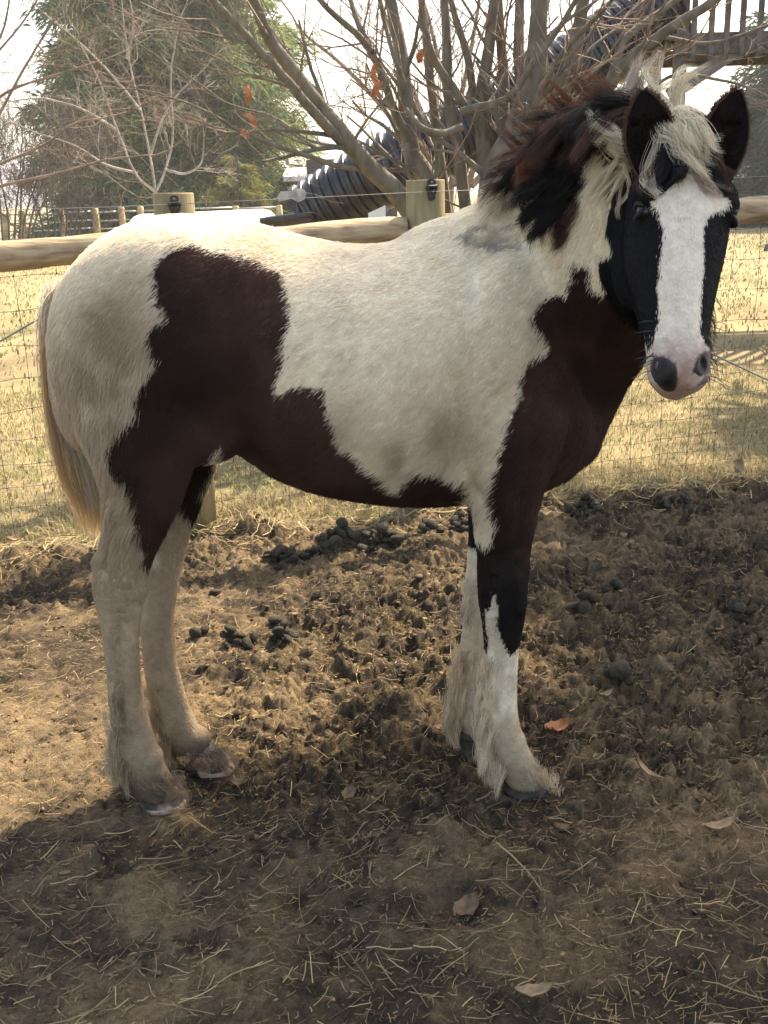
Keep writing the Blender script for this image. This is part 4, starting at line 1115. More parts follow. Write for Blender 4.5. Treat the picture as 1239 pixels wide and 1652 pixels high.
m = MB(); m.box((c0 * .25 + c1 * .75) - np.array([0, 0, .55]), .12, .6, .5); m.build('foot', pipe, tk, False)
m = MB(); m.box((c0 * .75 + c1 * .25) - np.array([0, 0, .55]), .12, .6, .5); m.build('foot', pipe, tk, False)
# black corrugated tube slide from the deck
Ys = 10.8
slide = empty('tube_slide', (P(640, 300, Ys)[0], Ys, 0)); tag(slide, 'black corrugated plastic tube slide coming down behind the bare tree', 'slide')
blk = simple('black_corrugated', (.012, .013, .017), rough=.32, spec=.55, var=.25, scale=8, bump=.1, bscale=20)
ctl = np.array([P(496, 352, Ys + .3), P(530, 331, Ys + .25), P(580, 300, Ys + .15), P(660, 255, Ys), P(760, 212, Ys), P(860, 158, Ys), P(960, 92, Ys), P(1040, 36, Ys), P(1085, 8, Ys)])
path = smooth_path(ctl, 10)
seg = np.linalg.norm(np.diff(path, axis=0), axis=1); sl_ = np.concatenate([[0], np.cumsum(seg)])
n = 760; st = np.linspace(0, sl_[-1], n); pts = np.stack([np.interp(st, sl_, path[:, i]) for i in range(3)], 1)
ph = (st / .105) % 1.0
rib = np.where(ph < .55, 1.0, 0.0); rib = np.convolve(np.pad(rib, 2, 'edge'), np.ones(3) / 3, 'same')[2:-2]
wmesh('corrugated_tube', *tube(pts, .32 + .037 * rib, 28, False), blk, slide)
m = MB()
q0, q1 = P(425, 352, Ys + .35), P(505, 342, Ys + .1)
ts = np.linspace(0, 1, 8)
for sg in (-1, 1): m.tube([q0 + (q1 - q0) * t + np.array([0, sg * .25, -.02 - .05 * 0]) for t in ts], .03, 8)
V = []; 
for t in ts:
    for a in np.linspace(math.pi, 2 * math.pi, 9): V.append(q0 + (q1 - q0) * t + np.array([0, .25 * math.cos(a), .25 * math.sin(a) - .02]))
m.add(V, [(i * 9 + j, i * 9 + j + 1, (i + 1) * 9 + j + 1, (i + 1) * 9 + j) for i in range(7) for j in range(8)])
m.build('runout_trough', blk, slide)
m = MB(); pc = [P(594, 344, 10.1), P(622, 331, 10.1), P(622, 356, 10.1), P(594, 358, 10.1)]; V = pc + [p_ + np.array([0, .04, 0]) for p_ in pc]
m.add(V, [(0, 1, 2, 3), (7, 6, 5, 4), (0, 4, 5, 1), (1, 5, 6, 2), (2, 6, 7, 3), (3, 7, 4, 0)]); m.build('white_panel', tw, slide, False)
for (px, z_) in ((600, 0), (800, 0), (960, 0)):
    i = int(np.argmin(np.abs([F * ((p_ - np.array([0, 0, CZ])) @ CR) / ((p_ - np.array([0, 0, CZ])) @ _f) + 619.5 - px for p_ in pts])))
    wmesh('slide_prop', *tube([pts[i] - np.array([0, 0, .2]), np.array([pts[i][0], pts[i][1], -.1])], .05, 8), fw, slide)
# raised wooden deck
dk = empty('wooden_deck', (4.2, 10.9, 0)); tag(dk, 'raised weathered wooden deck with baluster railing at the upper right', 'deck')
dkm = simple('deck_wood', (.15, .13, .112), rough=.85, var=.35, scale=6, bump=.4, stretch=(3, 3, 3))
Yd = 10.5
zb = P(1160, 72, Yd)[2]; x0 = P(1090, 72, Yd)[0]; x1 = x0 + 4.6
m = MB(); m.box(((x0 + x1) / 2, Yd, zb), x1 - x0, .05, .16); m.build('rim_beam', dkm, dk, False)
m = MB(); m.box(((x0 + x1) / 2, Yd + 1.1, zb), x1 - x0, .05, .16); m.build('rim_beam', dkm, dk, False)
for i in range(7):
    m = MB(); m.box(((x0 + x1) / 2, Yd + .03 + .15 * i + .05, zb + .0955), x1 - x0 + .06, .14, .03); m.build('deck_plank', dkm, dk, False)
for (px_, yy) in ((x0 + .07, Yd + .08), (x0 + 2.2, Yd + .08), (x1 - .07, Yd + .08), (x0 + .07, Yd + 1.0), (x1 - .07, Yd + 1.0)):
    m = MB(); m.box((px_, yy, (zb + 1.15) / 2 - .05), .11, .11, zb + 1.35); m.build('support_post', dkm, dk, False)
m = MB(); m.box(((x0 + x1) / 2, Yd - .03, zb + 1.05), x1 - x0, .09, .04); m.build('top_rail', dkm, dk, False)
b_ = MB(); b_.box((0, Yd - .052, zb + .45), .045, .045, 1.16); bo = b_.build('baluster', dkm, dk, False)
bo.location.x = x0 + .15
for i in range(1, 30):
    c = bo.copy(); COL.objects.link(c); c.parent = dk; c.location.x = x0 + .15 + i * .155 + rng.normal(0, .006)
pA, pB = P(1105, 138, Yd), P(1172, 92, Yd); dd = pB - pA; an = math.atan2(dd[2], dd[0]); R = np.array([[math.cos(an), 0, -math.sin(an)], [0, 1, 0], [math.sin(an), 0, math.cos(an)]])
m = MB(); m.box((pA + pB) / 2 + np.array([0, .07, 0]), np.linalg.norm(dd) + .3, .09, .13, R); m.build('brace', simple('brace_wood', (.26, .24, .22), rough=.85), dk, False)
# farm buildings
def building(name, label, pxL, pxR, Y, eave_py, ridge_py, depth, wallm, roofm, ov=.5):
    xL = P(pxL, 300, Y)[0]; xR = P(pxR, 300, Y)[0]; ze = P((pxL + pxR) / 2, eave_py, Y)[2]; zr = P((pxL + pxR) / 2, ridge_py, Y + depth / 2)[2]
    e = empty(name, ((xL + xR) / 2, Y, 0)); tag(e, label, 'building')
    m = MB(); m.box(((xL + xR) / 2, Y + depth / 2, (ze - .2) / 2), xR - xL, depth, ze + .2); m.build('wall', wallm, e, False)
    m = MB()
    nr = int((xR - xL + 2 * ov) / .45)
    V = np.array([(xL - ov, Y - ov, ze), (xR + ov, Y - ov, ze), (xR + ov, Y + depth / 2, zr), (xL - ov, Y + depth / 2, zr), (xL - ov, Y + depth + ov, ze), (xR + ov, Y + depth + ov, ze)])
    V = np.vstack([V, V + np.array([0, 0, .14])])
    m.add(V, [(0, 1, 2, 3), (3, 2, 5, 4), (6, 9, 8, 7), (9, 10, 11, 8), (0, 6, 7, 1), (4, 5, 11, 10), (0, 3, 9, 6), (3, 4, 10, 9), (1, 7, 8, 2), (2, 8, 11, 5)])
    for i in range(nr + 1):
        x = xL - ov + i * (xR - xL + 2 * ov) / nr
        m.tube([(x, Y - ov, ze + .16), (x, Y + depth / 2, zr + .16)], .04, 4)
    m.build('roof', roofm, e, False)
    return e, xL, xR, ze
metal = simple('metal_roof', (.50, .50, .50), rough=.45, metal=.3, var=.12)
dkw = simple('dark_siding', (.045, .042, .045), rough=.8, var=.3, stretch=(4, 4, .4))
e, xL, xR, ze = building('metal_roofed_shed', 'low dark shed with pale ribbed metal roof between tree and slide', 485, 640, 34, 290, 256, 9, dkw, metal)
m = MB(); m.box(((xL + xR) / 2, 33.93, 1.2), 2.6, .08, 2.4); m.build('door', simple('shed_door', (.03, .03, .035), rough=.6), e, False)
e, xL, xR, ze = building('pale_barn', 'pale grey barn far behind the evergreen on the left', 395, 472, 48, 293, 272, 10, simple('pale_wall', (.55, .54, .52), rough=.8, var=.1), metal)
m = MB(); m.box((xL + .8, 47.93, 1.6), .8, .06, .8); m.build('window', dkw, e, False)
# stump block in the field and far hills
g = G(1234, 405)
hills = []
xs = np.linspace(-420, 420, 90); V = []
for i, x in enumerate(xs):
    h = 8 + 16 * fbm2(np.array([x * .008]), np.array([1.3]), 4, 91)[0]
    V += [(x, 330, -2), (x, 360, h), (x, 480, -2)]
V = np.array(V); Fc = []
for i in range(len(xs) - 1): Fc += [(i * 3, (i + 1) * 3, (i + 1) * 3 + 1, i * 3 + 1), (i * 3 + 1, (i + 1) * 3 + 1, (i + 1) * 3 + 2, i * 3 + 2)]
o = wmesh('hills', V, Fc, simple('hill_woods', (.30, .30, .33), rough=1, var=.2, scale=.05)); o['kind'] = 'structure'
m = MB(); b = np.array([g[0] + .1, g[1], 0])
m.add(*(lambda t: t)(tube([b - np.array([0, 0, .05]), b + np.array([0, 0, .07]), b + np.array([.006, 0, .115]), b + np.array([.008, 0, .12])], [.13, .115, .11, .095], 14)))
o = m.build('tree_stump', simple('stump', (.15, .125, .10), rough=.9, var=.4, bump=.6)); tag(o, 'low grey cut stump in the grass at the right edge', 'stump')
# ------------------------------------------------------------------ trees
bark_g = simple('bark_olive', (.215, .19, .145), rough=.9, var=.4, scale=9, bump=.5, bscale=60, stretch=(2, 2, .7), col2=(.125, .11, .085))
bark_r = simple('twig_brown', (.24, .18, .14), rough=.85, var=.3)
bark_p = simple('bark_pale', (.36, .31, .27), rough=.85, var=.25)
bark_d = simple('bark_dark', (.10, .08, .068), rough=.9, var=.3)
class Br:
    def __init__(s): s.V = []; s.F = []; s.n = 0
    def tube(s, pts, r0, r1, n):
        V, Fc = tube(pts, np.linspace(r0, r1, len(pts)), n, False); s.V.append(V); s.F.append(np.array(Fc) + s.n); s.n += len(V)
    def build(s, name, mat, parent):
        return wmesh(name, np.vstack(s.V), np.vstack(s.F), mat, parent)
def grow(big, small, start, d, L, r, depth, R, up=.10, spread=.75, nch=(2, 4), thin=.003, cutr=.012, wob=.16):
    """a branch that wanders and carries children"""
    k = max(4, int(L / .12)); k = min(k, 9)
    pts = [np.array(start)]; d = np.array(d, float); d /= np.linalg.norm(d)
    for i in range(k):
        d = d + R.normal(0, wob, 3) + np.array([0, 0, up * .35]); d /= np.linalg.norm(d)
        pts.append(pts[-1] + d * L / k)
    r1 = max(thin * .6, r * .45)
    (big if r > cutr else small).tube(pts, r, r1, 7 if r > .03 else (5 if r > .009 else 3))
    if depth <= 0 or L < .12: return
    for i in range(R.integers(nch[0], nch[1] + 1)):
        t = R.uniform(.25, 1.0); j = min(int(t * k), k); q = pts[j]
        a = R.normal(0, 1, 3); a -= d * a.dot(d); a /= np.linalg.norm(a)
        nd = d * (1 - spread * .35) + a * spread * R.uniform(.5, 1.0) + np.array([0, 0, up])
        grow(big, small, q, nd, L * R.uniform(.45, .75), max(thin, (r + (r1 - r) * t) * R.uniform(.45, .68)), depth - 1, R, up, spread, nch, thin, cutr, wob)
def limb(big, small, pts, r0, r1, R, nside, L, depth, ext=0.0, thin=.003, up=.12):
    pts = smooth_path(np.array(pts), 5); n = len(pts)
    pts = pts + np.cumsum(R.normal(0, .004, (n, 3)), axis=0) * .6
    big.tube(pts, r0, r1, 12 if r0 > .05 else 8)
    if ext > 0:
        grow(big, small, pts[-1], pts[-1] - pts[-4], ext, r1, 2, R, .15, .55, (2, 3), thin)
    for i in range(nside):
        t = R.uniform(.15, 1.0); j = int(t * (n - 1)); d = pts[min(j + 1, n - 1)] - pts[max(j - 1, 0)]; d /= np.linalg.norm(d) + 1e-9
        a = R.normal(0, 1, 3); a -= d * a.dot(d); a /= np.linalg.norm(a)
        grow(big, small, pts[j], d * .6 + a * .75 + np.array([0, 0, .18]), L * R.uniform(.45, 1.1), max(thin, (r0 + (r1 - r0) * t) * R.uniform(.18, .34)), depth, R, up, .8, (2, 4), thin)
# the many-stemmed bare tree behind the middle post
R = np.random.default_rng(3)
YT = 6.6
tb = empty('bare_tree', (P(790, 480, YT)[0], YT, 0)); tag(tb, 'large bare tree with many olive-brown stems rising behind the middle fence post', 'tree', 'bare trees')
B, S = Br(), Br()
def L3(l): return [P(x, y, YT + dy) for (x, y, dy) in l]
base_c = np.array([P(790, 480, YT)[0], YT, -.1])
limbs = [
 ([(735, 520, 0), (690, 395, -.15), (640, 315, -.3), (585, 258, -.45), (520, 175, -.6), (488, 130, -.65), (440, 65, -.7), (405, -20, -.8)], .085, .035, 10),
 ([(600, 278, -.4), (556, 232, -.5), (505, 180, -.7), (455, 120, -.8), (400, 60, -.9), (335, -10, -1.0)], .05, .022, 10),
 ([(590, 275, -.4), (540, 266, -.6), (470, 242, -.8), (400, 215, -.9), (330, 180, -1.0), (260, 150, -1.1)], .024, .006, 9),
 ([(560, 240, -.5), (500, 226, -.2), (440, 190, .1), (370, 170, .2), (300, 120, .3), (220, 70, .4)], .014, .004, 8),
 ([(705, 470, 0), (695, 310, .1), (665, 250, .1), (655, 190, .15), (645, 90, .2), (622, -20, .25)], .085, .045, 9),
 ([(655, 225, .1), (640, 190, 0), (615, 120, -.1), (590, 70, -.2), (540, 20, -.3), (500, -20, -.4)], .04, .018, 8),
 ([(600, 85, -.2), (575, 30, -.1), (560, -20, 0)], .026, .016, 4),
 ([(740, 470, .2), (715, 300, .3), (700, 190, .4), (690, 90, .45), (680, -20, .5)], .05, .03, 7),
 ([(765, 480, .1), (742, 260, .15), (725, 170, .15), (720, 80, .2), (715, -20, .25)], .055, .032, 7),
 ([(735, 210, -.1), (700, 215, -.3), (672, 190, -.35), (655, 160, -.4), (630, 100, -.45), (608, 20, -.5), (600, -20, -.5)], .024, .012, 6),
 ([(755, 180, 0), (730, 140, -.1), (700, 90, -.15), (688, 40, -.2), (684, -20, -.25)], .036, .024, 5),
 ([(745, 182, -.1), (790, 170, -.2), (825, 155, -.25), (860, 105, -.3), (905, 45, -.35), (940, -20, -.4)], .036, .018, 7),
 ([(790, 480, 0), (800, 300, -.1), (835, 215, -.1), (862, 130, -.1), (868, 50, -.1), (872, -20, -.1)], .13, .052, 8),
 ([(790, 330, .1), (778, 170, .2), (788, 80, .25), (800, -20, .3)], .062, .04, 6),
 ([(812, 260, .2), (812, 140, .3), (806, 50, .35), (802, -20, .4)], .05, .036, 6),
 ([(835, 215, 0), (838, 130, .15), (835, 60, .2), (838, -20, .3)], .055, .036, 5),
 ([(770, 180, .3), (755, 90, .3), (735, 30, .35), (720, -20, .4)], .036, .022, 5),
 ([(850, 440, 0), (862, 260, .1), (880, 220, .1), (905, 150, 0), (930, 60, 0), (945, -20, 0)], .09, .045, 8),
 ([(850, 420, .1), (900, 275, .1), (950, 205, 0), (1000, 120, -.1), (1060, 70, -.2), (1150, 15, -.3), (1200, -20, -.3)], .07, .026, 10),
 ([(960, 190, 0), (990, 110, .1), (1010, 60, .2), (1080, 10, .3), (1120, -20, .3)], .04, .02, 7),
 ([(868, 250, -.1), (884, 185, -.15), (902, 130, -.2), (928, 100, -.2)], .026, .018, 3),
 ([(1040, 150, -.2), (1090, 120, -.4), (1150, 125, -.6), (1210, 140, -.8), (1270, 165, -.9)], .016, .006, 6),
 ([(1075, 60, 0), (1150, 70, -.2), (1239, 40, -.3), (1300, 20, -.3)], .018, .008, 5),
]
for i, (l, r0, r1, ns) in enumerate(limbs):
    limb(B, S, L3(l), r0 * (.76 if r0 < .08 else .85), r1 * .75, R, ns + 1, .75, 2, .9 if r1 > .016 else .4, thin=.0014)
# broken stub
B.tube(smooth_path(np.array(L3([(655, 175, -.5), (680, 205, -.55), (715, 215, -.5), (745, 205, -.45)])), 5), .012, .024, 8)
B.build('stems', bark_g, tb); tag(S.build('twigs', bark_r, tb), kind='stuff')
lfm = simple('dry_leaf_orange', (.45, .17, .07), rough=.7, var=.3, scale=30)
def leafmesh(L_, W_, curl, seed):
    r_ = np.random.default_rng(seed); n = 9; V = []
    for i in range(n):
        t = i / (n - 1); w_ = W_ * math.sin(math.pi * min(1, t * 1.02 + .02)) ** .7 * (.88 + .12 * math.cos(t * 17))
        z = curl * L_ * (t - .5) ** 2 * 2
        for s_ in (-1, -.5, 0, .5, 1): V.append(((t - .5) * L_, s_ * w_ / 2, z + curl * abs(s_) ** 2 * W_ * .7 + r_.normal(0, .02 * W_)))
    Fc = [(i * 5 + j, i * 5 + j + 1, (i + 1) * 5 + j + 1, (i + 1) * 5 + j) for i in range(n - 1) for j in range(4)]
    return mesh_from('leaf', V, Fc)
hl = leafmesh(.10, .06, .5, 1)
for (px, py, dy) in ((673, 92, -.3), (598, 118, -.5), (605, 145, -.5), (790, 32, .2), (410, 188, -.9), (405, 150, -.9), (395, 208, -.9), (610, 140, -.4)):
    o = obj('leaf', hl, lfm, tb); o.location = Vector(P(px, py, YT + dy)) - tb.location; o.rotation_euler = tuple(R.uniform(0, 6, 3))
# a second, thinner bare tree farther back
def bare(name, label, base_px, Y, stems, r, seed, mat, twm, L=1.0, depth=3, nside=9, ext=1.0, thin=.004):
    R = np.random.default_rng(seed); e = empty(name, (P(base_px, 320, Y)[0], Y, 0)); tag(e, label, 'tree', 'bare trees')
    B, S = Br(), Br()
    for st_ in stems:
        limb(B, S, [P(x, y, Y + dy) for (x, y, dy) in st_], r, r * .4, R, nside, L, depth, ext, thin, .14)
    b0 = P(base_px, 330, Y)
    B.build('stems', mat, e); tag(S.build('twigs', twm, e), kind='stuff')
    return e
bare('bare_tree', 'thinner bare tree with dense reddish twigs far behind the big stems', 720, 15,
     [[(720, 470, 0), (700, 250, .2), (650, 100, .5), (600, -40, .8)], [(720, 470, 0), (735, 220, .5), (760, 80, .8), (780, -40, 1)], [(720, 440, 0), (780, 220, 0), (850, 90, -.4), (900, -40, -.6)], [(705, 320, 0), (640, 200, .3), (560, 110, .5), (500, 60, .7)], [(735, 300, .2), (720, 150, .6), (690, 20, .8)], [(760, 300, 0), (880, 180, .2), (960, 80, .4), (1040, -20, .6)]], .05, 11, bark_r, bark_r, 1.7, 3, 11, 1.2, .0026)
bare('bare_tree', 'slender pale sapling with curving branches in front of the evergreen', 258, 13,
     [[(262, 440, 0), (250, 308, 0), (240, 240, .1), (225, 170, .2), (205, 90, .3), (195, 0, .3)], [(250, 308, 0), (218, 278, -.1), (190, 210, -.2), (160, 130, -.3), (130, 70, -.4)], [(252, 308, 0), (270, 262, .1), (278, 215, .2), (275, 120, .3), (290, 30, .4)], [(243, 250, 0), (262, 195, .2), (290, 150, .3), (330, 110, .5)], [(228, 180, .1), (180, 120, .2), (120, 60, .3), (70, 20, .4)], [(222, 280, 0), (170, 265, -.2), (120, 235, -.3), (60, 215, -.4)], [(268, 275, 0), (300, 280, -.2), (325, 262, -.3), (330, 235, -.35)], [(205, 95, .2), (215, 40, .3), (205, -20, .3)], [(190, 210, -.1), (130, 175, .1), (70, 160, .2), (20, 165, .3)]], .017, 12, bark_p, bark_p, .65, 2, 4, .4, .0022)
bare('bare_tree', 'dark bare tree reaching in from the left edge', -70, 10,
     [[(-90, 500, 0), (-80, 250, 0), (-40, 130, 0), (30, 40, .1), (80, -40, .2)], [(-80, 280, 0), (-10, 200, .2), (40, 110, .3), (90, 30, .4), (130, -30, .5)], [(-80, 330, 0), (10, 300, -.1), (90, 285, -.2), (170, 262, -.2), (230, 255, -.2)], [(-80, 300, .1), (0, 265, .1), (70, 235, .2), (120, 200, .3), (170, 190, .3)], [(-60, 210, 0), (10, 150, 0), (100, 120, .1), (180, 95, .2)], [(-60, 150, 0), (0, 60, 0), (20, -30, 0)]], .017, 13, bark_r, bark_r, .8, 2, 8, .6, .0022)
for i, (px, Y, seed, lab) in enumerate(((20, 24, 21, 'tangled leafless brush at the far left edge, nearest the frame'), (95, 27, 22, 'tangled leafless brush between the left frame edge and the evergreen'))):
    bare('bare_shrub', lab, px, Y, [[(px + a, 420, 0), (px + a * 1.5, 350, .3), (px + a * 2.6 + b, 285, .5), (px + a * 3.4 + b, 235, .6)] for a, b in ((-20, 0), (-12, 8), (-5, -6), (3, 4), (9, -8), (14, 6), (20, 0), (26, 5))], .03, seed, bark_d, bark_d, 1.3, 3, 9, .8, .005)
# --- evergreens: sprays of narrow leaf blades on drooping boughs
def evergreen(name, label, base, H, rfun, z0, nb, per, bl, bw, seed, cols, droop=.25, trunk_r=.2, mat=None, stemm=bark_d, gap=.0):
    R = np.random.default_rng(seed); e = empty(name, tuple(base)); tag(e, label, 'tree')
    base = np.array(base, float)
    B = Br(); zt = np.linspace(-.1, H * .97, 9)
    B.tube([base + np.array([.05 * math.sin(z), 0, z]) for z in zt], trunk_r, .02, 10)
    VV, CC = [], []; n = 0
    for i in range(nb):
        z = z0 + (H - z0) * (1 - (1 - R.random()) ** .8) * .99
        az = R.uniform(0, 2 * math.pi); rr = rfun(z) * R.uniform(.55, 1.08) * (1 + .18 * math.sin(3 * az + z * 2))
        d = np.array([math.cos(az), math.sin(az), 0])
        lift = R.uniform(-.05, .25) * (1 if z > z0 + 1 else -.3)
        ts = np.linspace(0, 1, 7)
        path = np.array([base + np.array([0, 0, z]) + d * rr * t + np.array([0, 0, rr * (lift * t - droop * t * t)]) for t in ts])
        B.tube(path, max(.008, .022 * rr / 2), .004, 4)
        m = max(6, int(per * rr))
        tt = R.uniform(.18, 1.03, m) ** .8
        pos = base[None] + np.array([0, 0, z])[None] + d[None] * (rr * tt)[:, None] + np.stack([0 * tt, 0 * tt, rr * (lift * tt - droop * tt * tt)], 1)
        side_ = np.array([-d[1], d[0], 0])
        pos += side_[None] * (R.normal(0, .13, m) * rr * (1.15 - .6 * tt))[:, None] + R.normal(0, .04, (m, 3)) * rr
        pos[:, 2] -= np.abs(R.normal(0, .05, m)) * rr
        dir_ = d[None] * R.uniform(.3, 1.0, (m, 1)) + side_[None] * R.normal(0, .6, (m, 1)) + np.array([0, 0, 1])[None] * R.normal(-.15, .45, (m, 1))
        dir_ /= np.linalg.norm(dir_, axis=1)[:, None]
        wv = np.cross(dir_, R.normal(0, 1, (m, 3))); wv /= np.linalg.norm(wv, axis=1)[:, None]
        up_ = 1 + gap * float(sstep(4.0, 8.0, np.array(z))); Lb = bl * up_ * R.uniform(.5, 1.3, m)[:, None]; Wb = bw * up_ * 1.2 * R.uniform(.6, 1.3, m)[:, None]
        tri_ = np.stack([pos - wv * Wb * .25, pos + dir_ * Lb * .45 + wv * Wb * .5, pos + dir_ * Lb - np.array([0, 0, .15])[None] * Lb, pos + dir_ * Lb * .45 - wv * Wb * .5], 1)
        VV.append(tri_.reshape(-1, 3)); n += m
        c0 = np.array(cols[0]); c1 = np.array(cols[1]); cz = R.uniform(0, 1) * .6 + .4 * R.random((m, 1))
        CC.append(np.repeat(c0[None] * (1 - cz) + c1[None] * cz, 4, axis=0) * R.uniform(.75, 1.25))
    V = np.vstack(VV); allt = np.arange(len(V)).reshape(-1, 4)
    B.build('trunk', stemm, e)
    o = wmesh('crown', V, allt, mat, e, False); vcol(o.data, np.vstack(CC))
    return e
nm = attr_mat('needles', rough=.6, spec=.25, transl=.45)
Yc = 36.0
bx = P(290, 300, Yc)[0]
evergreen('evergreen_tree', 'tall olive-green evergreen filling the upper left behind the pale sapling', (bx, Yc, 0), 15.5,
          lambda z: 4.75 * min(1, .55 + .35 * z) * max(.05, 1 - z / 15.5) ** .42, 1.0, 640, 112, .50, .048, 5, ((.07, .14, .07), (.27, .30, .10)), .22, .42, nm)
evergreen('evergreen_bush', 'low yellow-green bush under the left evergreen', (P(385, 320, 31)[0], 31, 0), 2.6, lambda z: 1.25 * max(.1, 1 - z / 2.6) ** .5, .1, 110, 170, .20, .022, 6, ((.10, .12, .03), (.28, .26, .07)), .1, .1, nm)
evergreen('evergreen_tree', 'dark blue-green evergreen below the deck at the right edge', (14.9, 35.0, 0), 9.0,
          lambda z: 4.7 * max(.05, 1 - z / 9.0) ** .6, .15, 420, 85, .50, .06, 8, ((.03, .058, .046), (.065, .105, .07)), .18, .16, nm)
evergreen('evergreen_tree', 'tall unseen evergreen added past the right edge to shade the foreground', (7.5, 9.0, 0), 20.0,
          lambda z: 2.45 * max(.03, 1 - z / 20.0) ** .42, 2.5, 900, 48, .42, .11, 9, ((.03, .058, .046), (.065, .105, .07)), .15, .22, nm)  # out-of-view tree added to cast the foreground shade
# ------------------------------------------------------------------ litter on the ground
def scatter(n, x0, x1, y0, y1, dens):
    out = np.zeros((0, 2))
    while len(out) < n:
        p = np.stack([rng.uniform(x0, x1, n * 2), rng.uniform(y0, y1, n * 2)], 1)
        p = p[rng.random(len(p)) < dens(p[:, 0], p[:, 1])]; out = np.vstack([out, p])
    return out[:n]
infr = lambda x, y: np.where(np.abs(x) < .42 * y + .12, 1.0, np.where(np.abs(x) < .42 * y + .9, .4, 0.0))
# straw: bent ribbons
def straw(n, L0, L1, W, dens, y0=1.3, y1=4.9, seg=4, lift=.010, tilt=.10):
    p = scatter(n, -2.1, 2.4, y0, y1, dens); m = len(p)
    L_ = rng.uniform(L0, L1, m) * (.6 + .8 * rng.random(m) ** 2); az = rng.normal(.35, .75, m) + np.where(rng.random(m) < .35, rng.uniform(0, 6.3, m), 0)
    d = np.stack([np.cos(az), np.sin(az)], 1); sd_ = np.stack([-d[:, 1], d[:, 0]], 1); bend = rng.normal(0, .07, m) + np.where(rng.random(m) < .12, rng.normal(0, .3, m), 0); tl_ = rng.normal(0, tilt, m)
    W_ = W * rng.uniform(.6, 1.4, m); t = np.linspace(-.5, .5, seg + 1)
    cx = p[:, None, 0] + d[:, None, 0] * L_[:, None] * t + sd_[:, None, 0] * (bend * L_)[:, None] * (t * t * 2)
    cy = p[:, None, 1] + d[:, None, 1] * L_[:, None] * t + sd_[:, None, 1] * (bend * L_)[:, None] * (t * t * 2)
    zc = hfast(cx.ravel(), cy.ravel()).reshape(cx.shape)
    zl = np.maximum(zc, zc.mean(1)[:, None] + tl_[:, None] * L_[:, None] * t) + .003 + lift * rng.random(m)[:, None]
    c = np.stack([cx, cy, zl], -1)
    off = np.zeros_like(c); off[:, :, 0] = sd_[:, None, 0]; off[:, :, 1] = sd_[:, None, 1]; off[:, :, 2] = rng.normal(0, .5, m)[:, None]
    V = np.stack([c - off * W_[:, None, None] * .5, c + off * W_[:, None, None] * .5], 2).reshape(m, -1, 3)
    k = seg + 1; i = np.arange(seg) * 2
    f = np.stack([i, i + 1, i + 3, i + 2], 1)
    Fc = (np.arange(m)[:, None, None] * (2 * k) + f[None]).reshape(-1, 4)
    return V.reshape(-1, 3), Fc, np.repeat(np.arange(m), 2 * k), m
strawm = attr_mat('straw', rough=.7, spec=.25, transl=.15)
def put(name, parts, mat, label, cat, smooth=True):
    VV, FF, CC = [], [], []; n = 0
    for (V, Fc, C) in parts: VV.append(V); FF.append(Fc + n); CC.append(C); n += len(V)
    o = wmesh(name, np.vstack(VV), np.vstack(FF), mat, None, smooth); vcol(o.data, np.vstack(CC)); tag(o, label, cat, None, 'stuff'); return o
def scol(ids, m, a, b, lo=.6, hi=1.25):
    k = rng.random((m, 1)); c = (np.array(a)[None] * (1 - k) + np.array(b)[None] * k) * rng.uniform(lo, hi, (m, 1)); return c[ids]
nof = lambda x, y: 1 - in_field(x, y)
parts = []
V, Fc, ids, m = straw(2000, .035, .11, .0014, lambda x, y: infr(x, y) * nof(x, y) * np.clip(.25 + .75 * sstep(2.6, 1.8, y) + .35 * fbm2(x * 2, y * 2, 3, 55) , 0, 1) * (1 - .35 * churn(x, y))); parts.append((V, Fc, scol(ids, m, (.46, .36, .19), (.17, .125, .07), .5, 1.2)))
V, Fc, ids, m = straw(30000, .008, .032, .0014, lambda x, y: infr(x, y) * nof(x, y) * (.35 + .65 * fbm2(x * 5, y * 5, 3, 56)), seg=2, lift=.006, tilt=.25); parts.append((V, Fc, scol(ids, m, (.36, .26, .13), (.12, .085, .05), .5, 1.2)))
V, Fc, ids, m = straw(800, .06, .18, .003, lambda x, y: infr(x, y) * np.exp(-((y - FENCE(x) + .18) / .16) ** 2), y0=3.6, y1=5.2, lift=.03, tilt=.2); parts.append((V, Fc, scol(ids, m, (.46, .36, .19), (.34, .26, .13))))
put('straw', parts, strawm, 'loose straw and hay bits strewn over the dirt', 'straw')
# clods
ico = bmesh.new(); bmesh.ops.create_icosphere(ico, subdivisions=1, radius=1); IV = np.array([v.co[:] for v in ico.verts]); IF = np.array([[v.index for v in f.verts] for f in ico.faces]); ico.free()
def clods(n, r0, r1, dens, cA, cB, flat=.42):
    p = scatter(n, -2.1, 2.4, 1.35, 4.7, dens); m = len(p)
    r_ = r0 + (r1 - r0) * rng.random(m) ** 3
    V = IV[None] * rng.uniform(.35, 1.45, (m, len(IV), 1)) * (r_[:, None, None] * np.stack([rng.uniform(.9, 1.9, m), rng.uniform(.6, 1.2, m), np.full(m, flat)], 1)[:, None, :])
    a = rng.uniform(0, 6.3, m); c, s_ = np.cos(a), np.sin(a); X = V[:, :, 0] * c[:, None] - V[:, :, 1] * s_[:, None]; Y = V[:, :, 0] * s_[:, None] + V[:, :, 1] * c[:, None]
    z = hfast(p[:, 0], p[:, 1]) + r_ * .25
    V = np.stack([X + p[:, None, 0], Y + p[:, None, 1], V[:, :, 2] + z[:, None]], -1)
    Fc = (np.arange(m)[:, None, None] * len(IV) + IF[None]).reshape(-1, 3)
    return V.reshape(-1, 3), Fc, scol(np.repeat(np.arange(m), len(IV)), m, cA, cB, .6, 1.3)
chd = lambda x, y: infr(x, y) * nof(x, y) * churn(x, y) ** 1.5
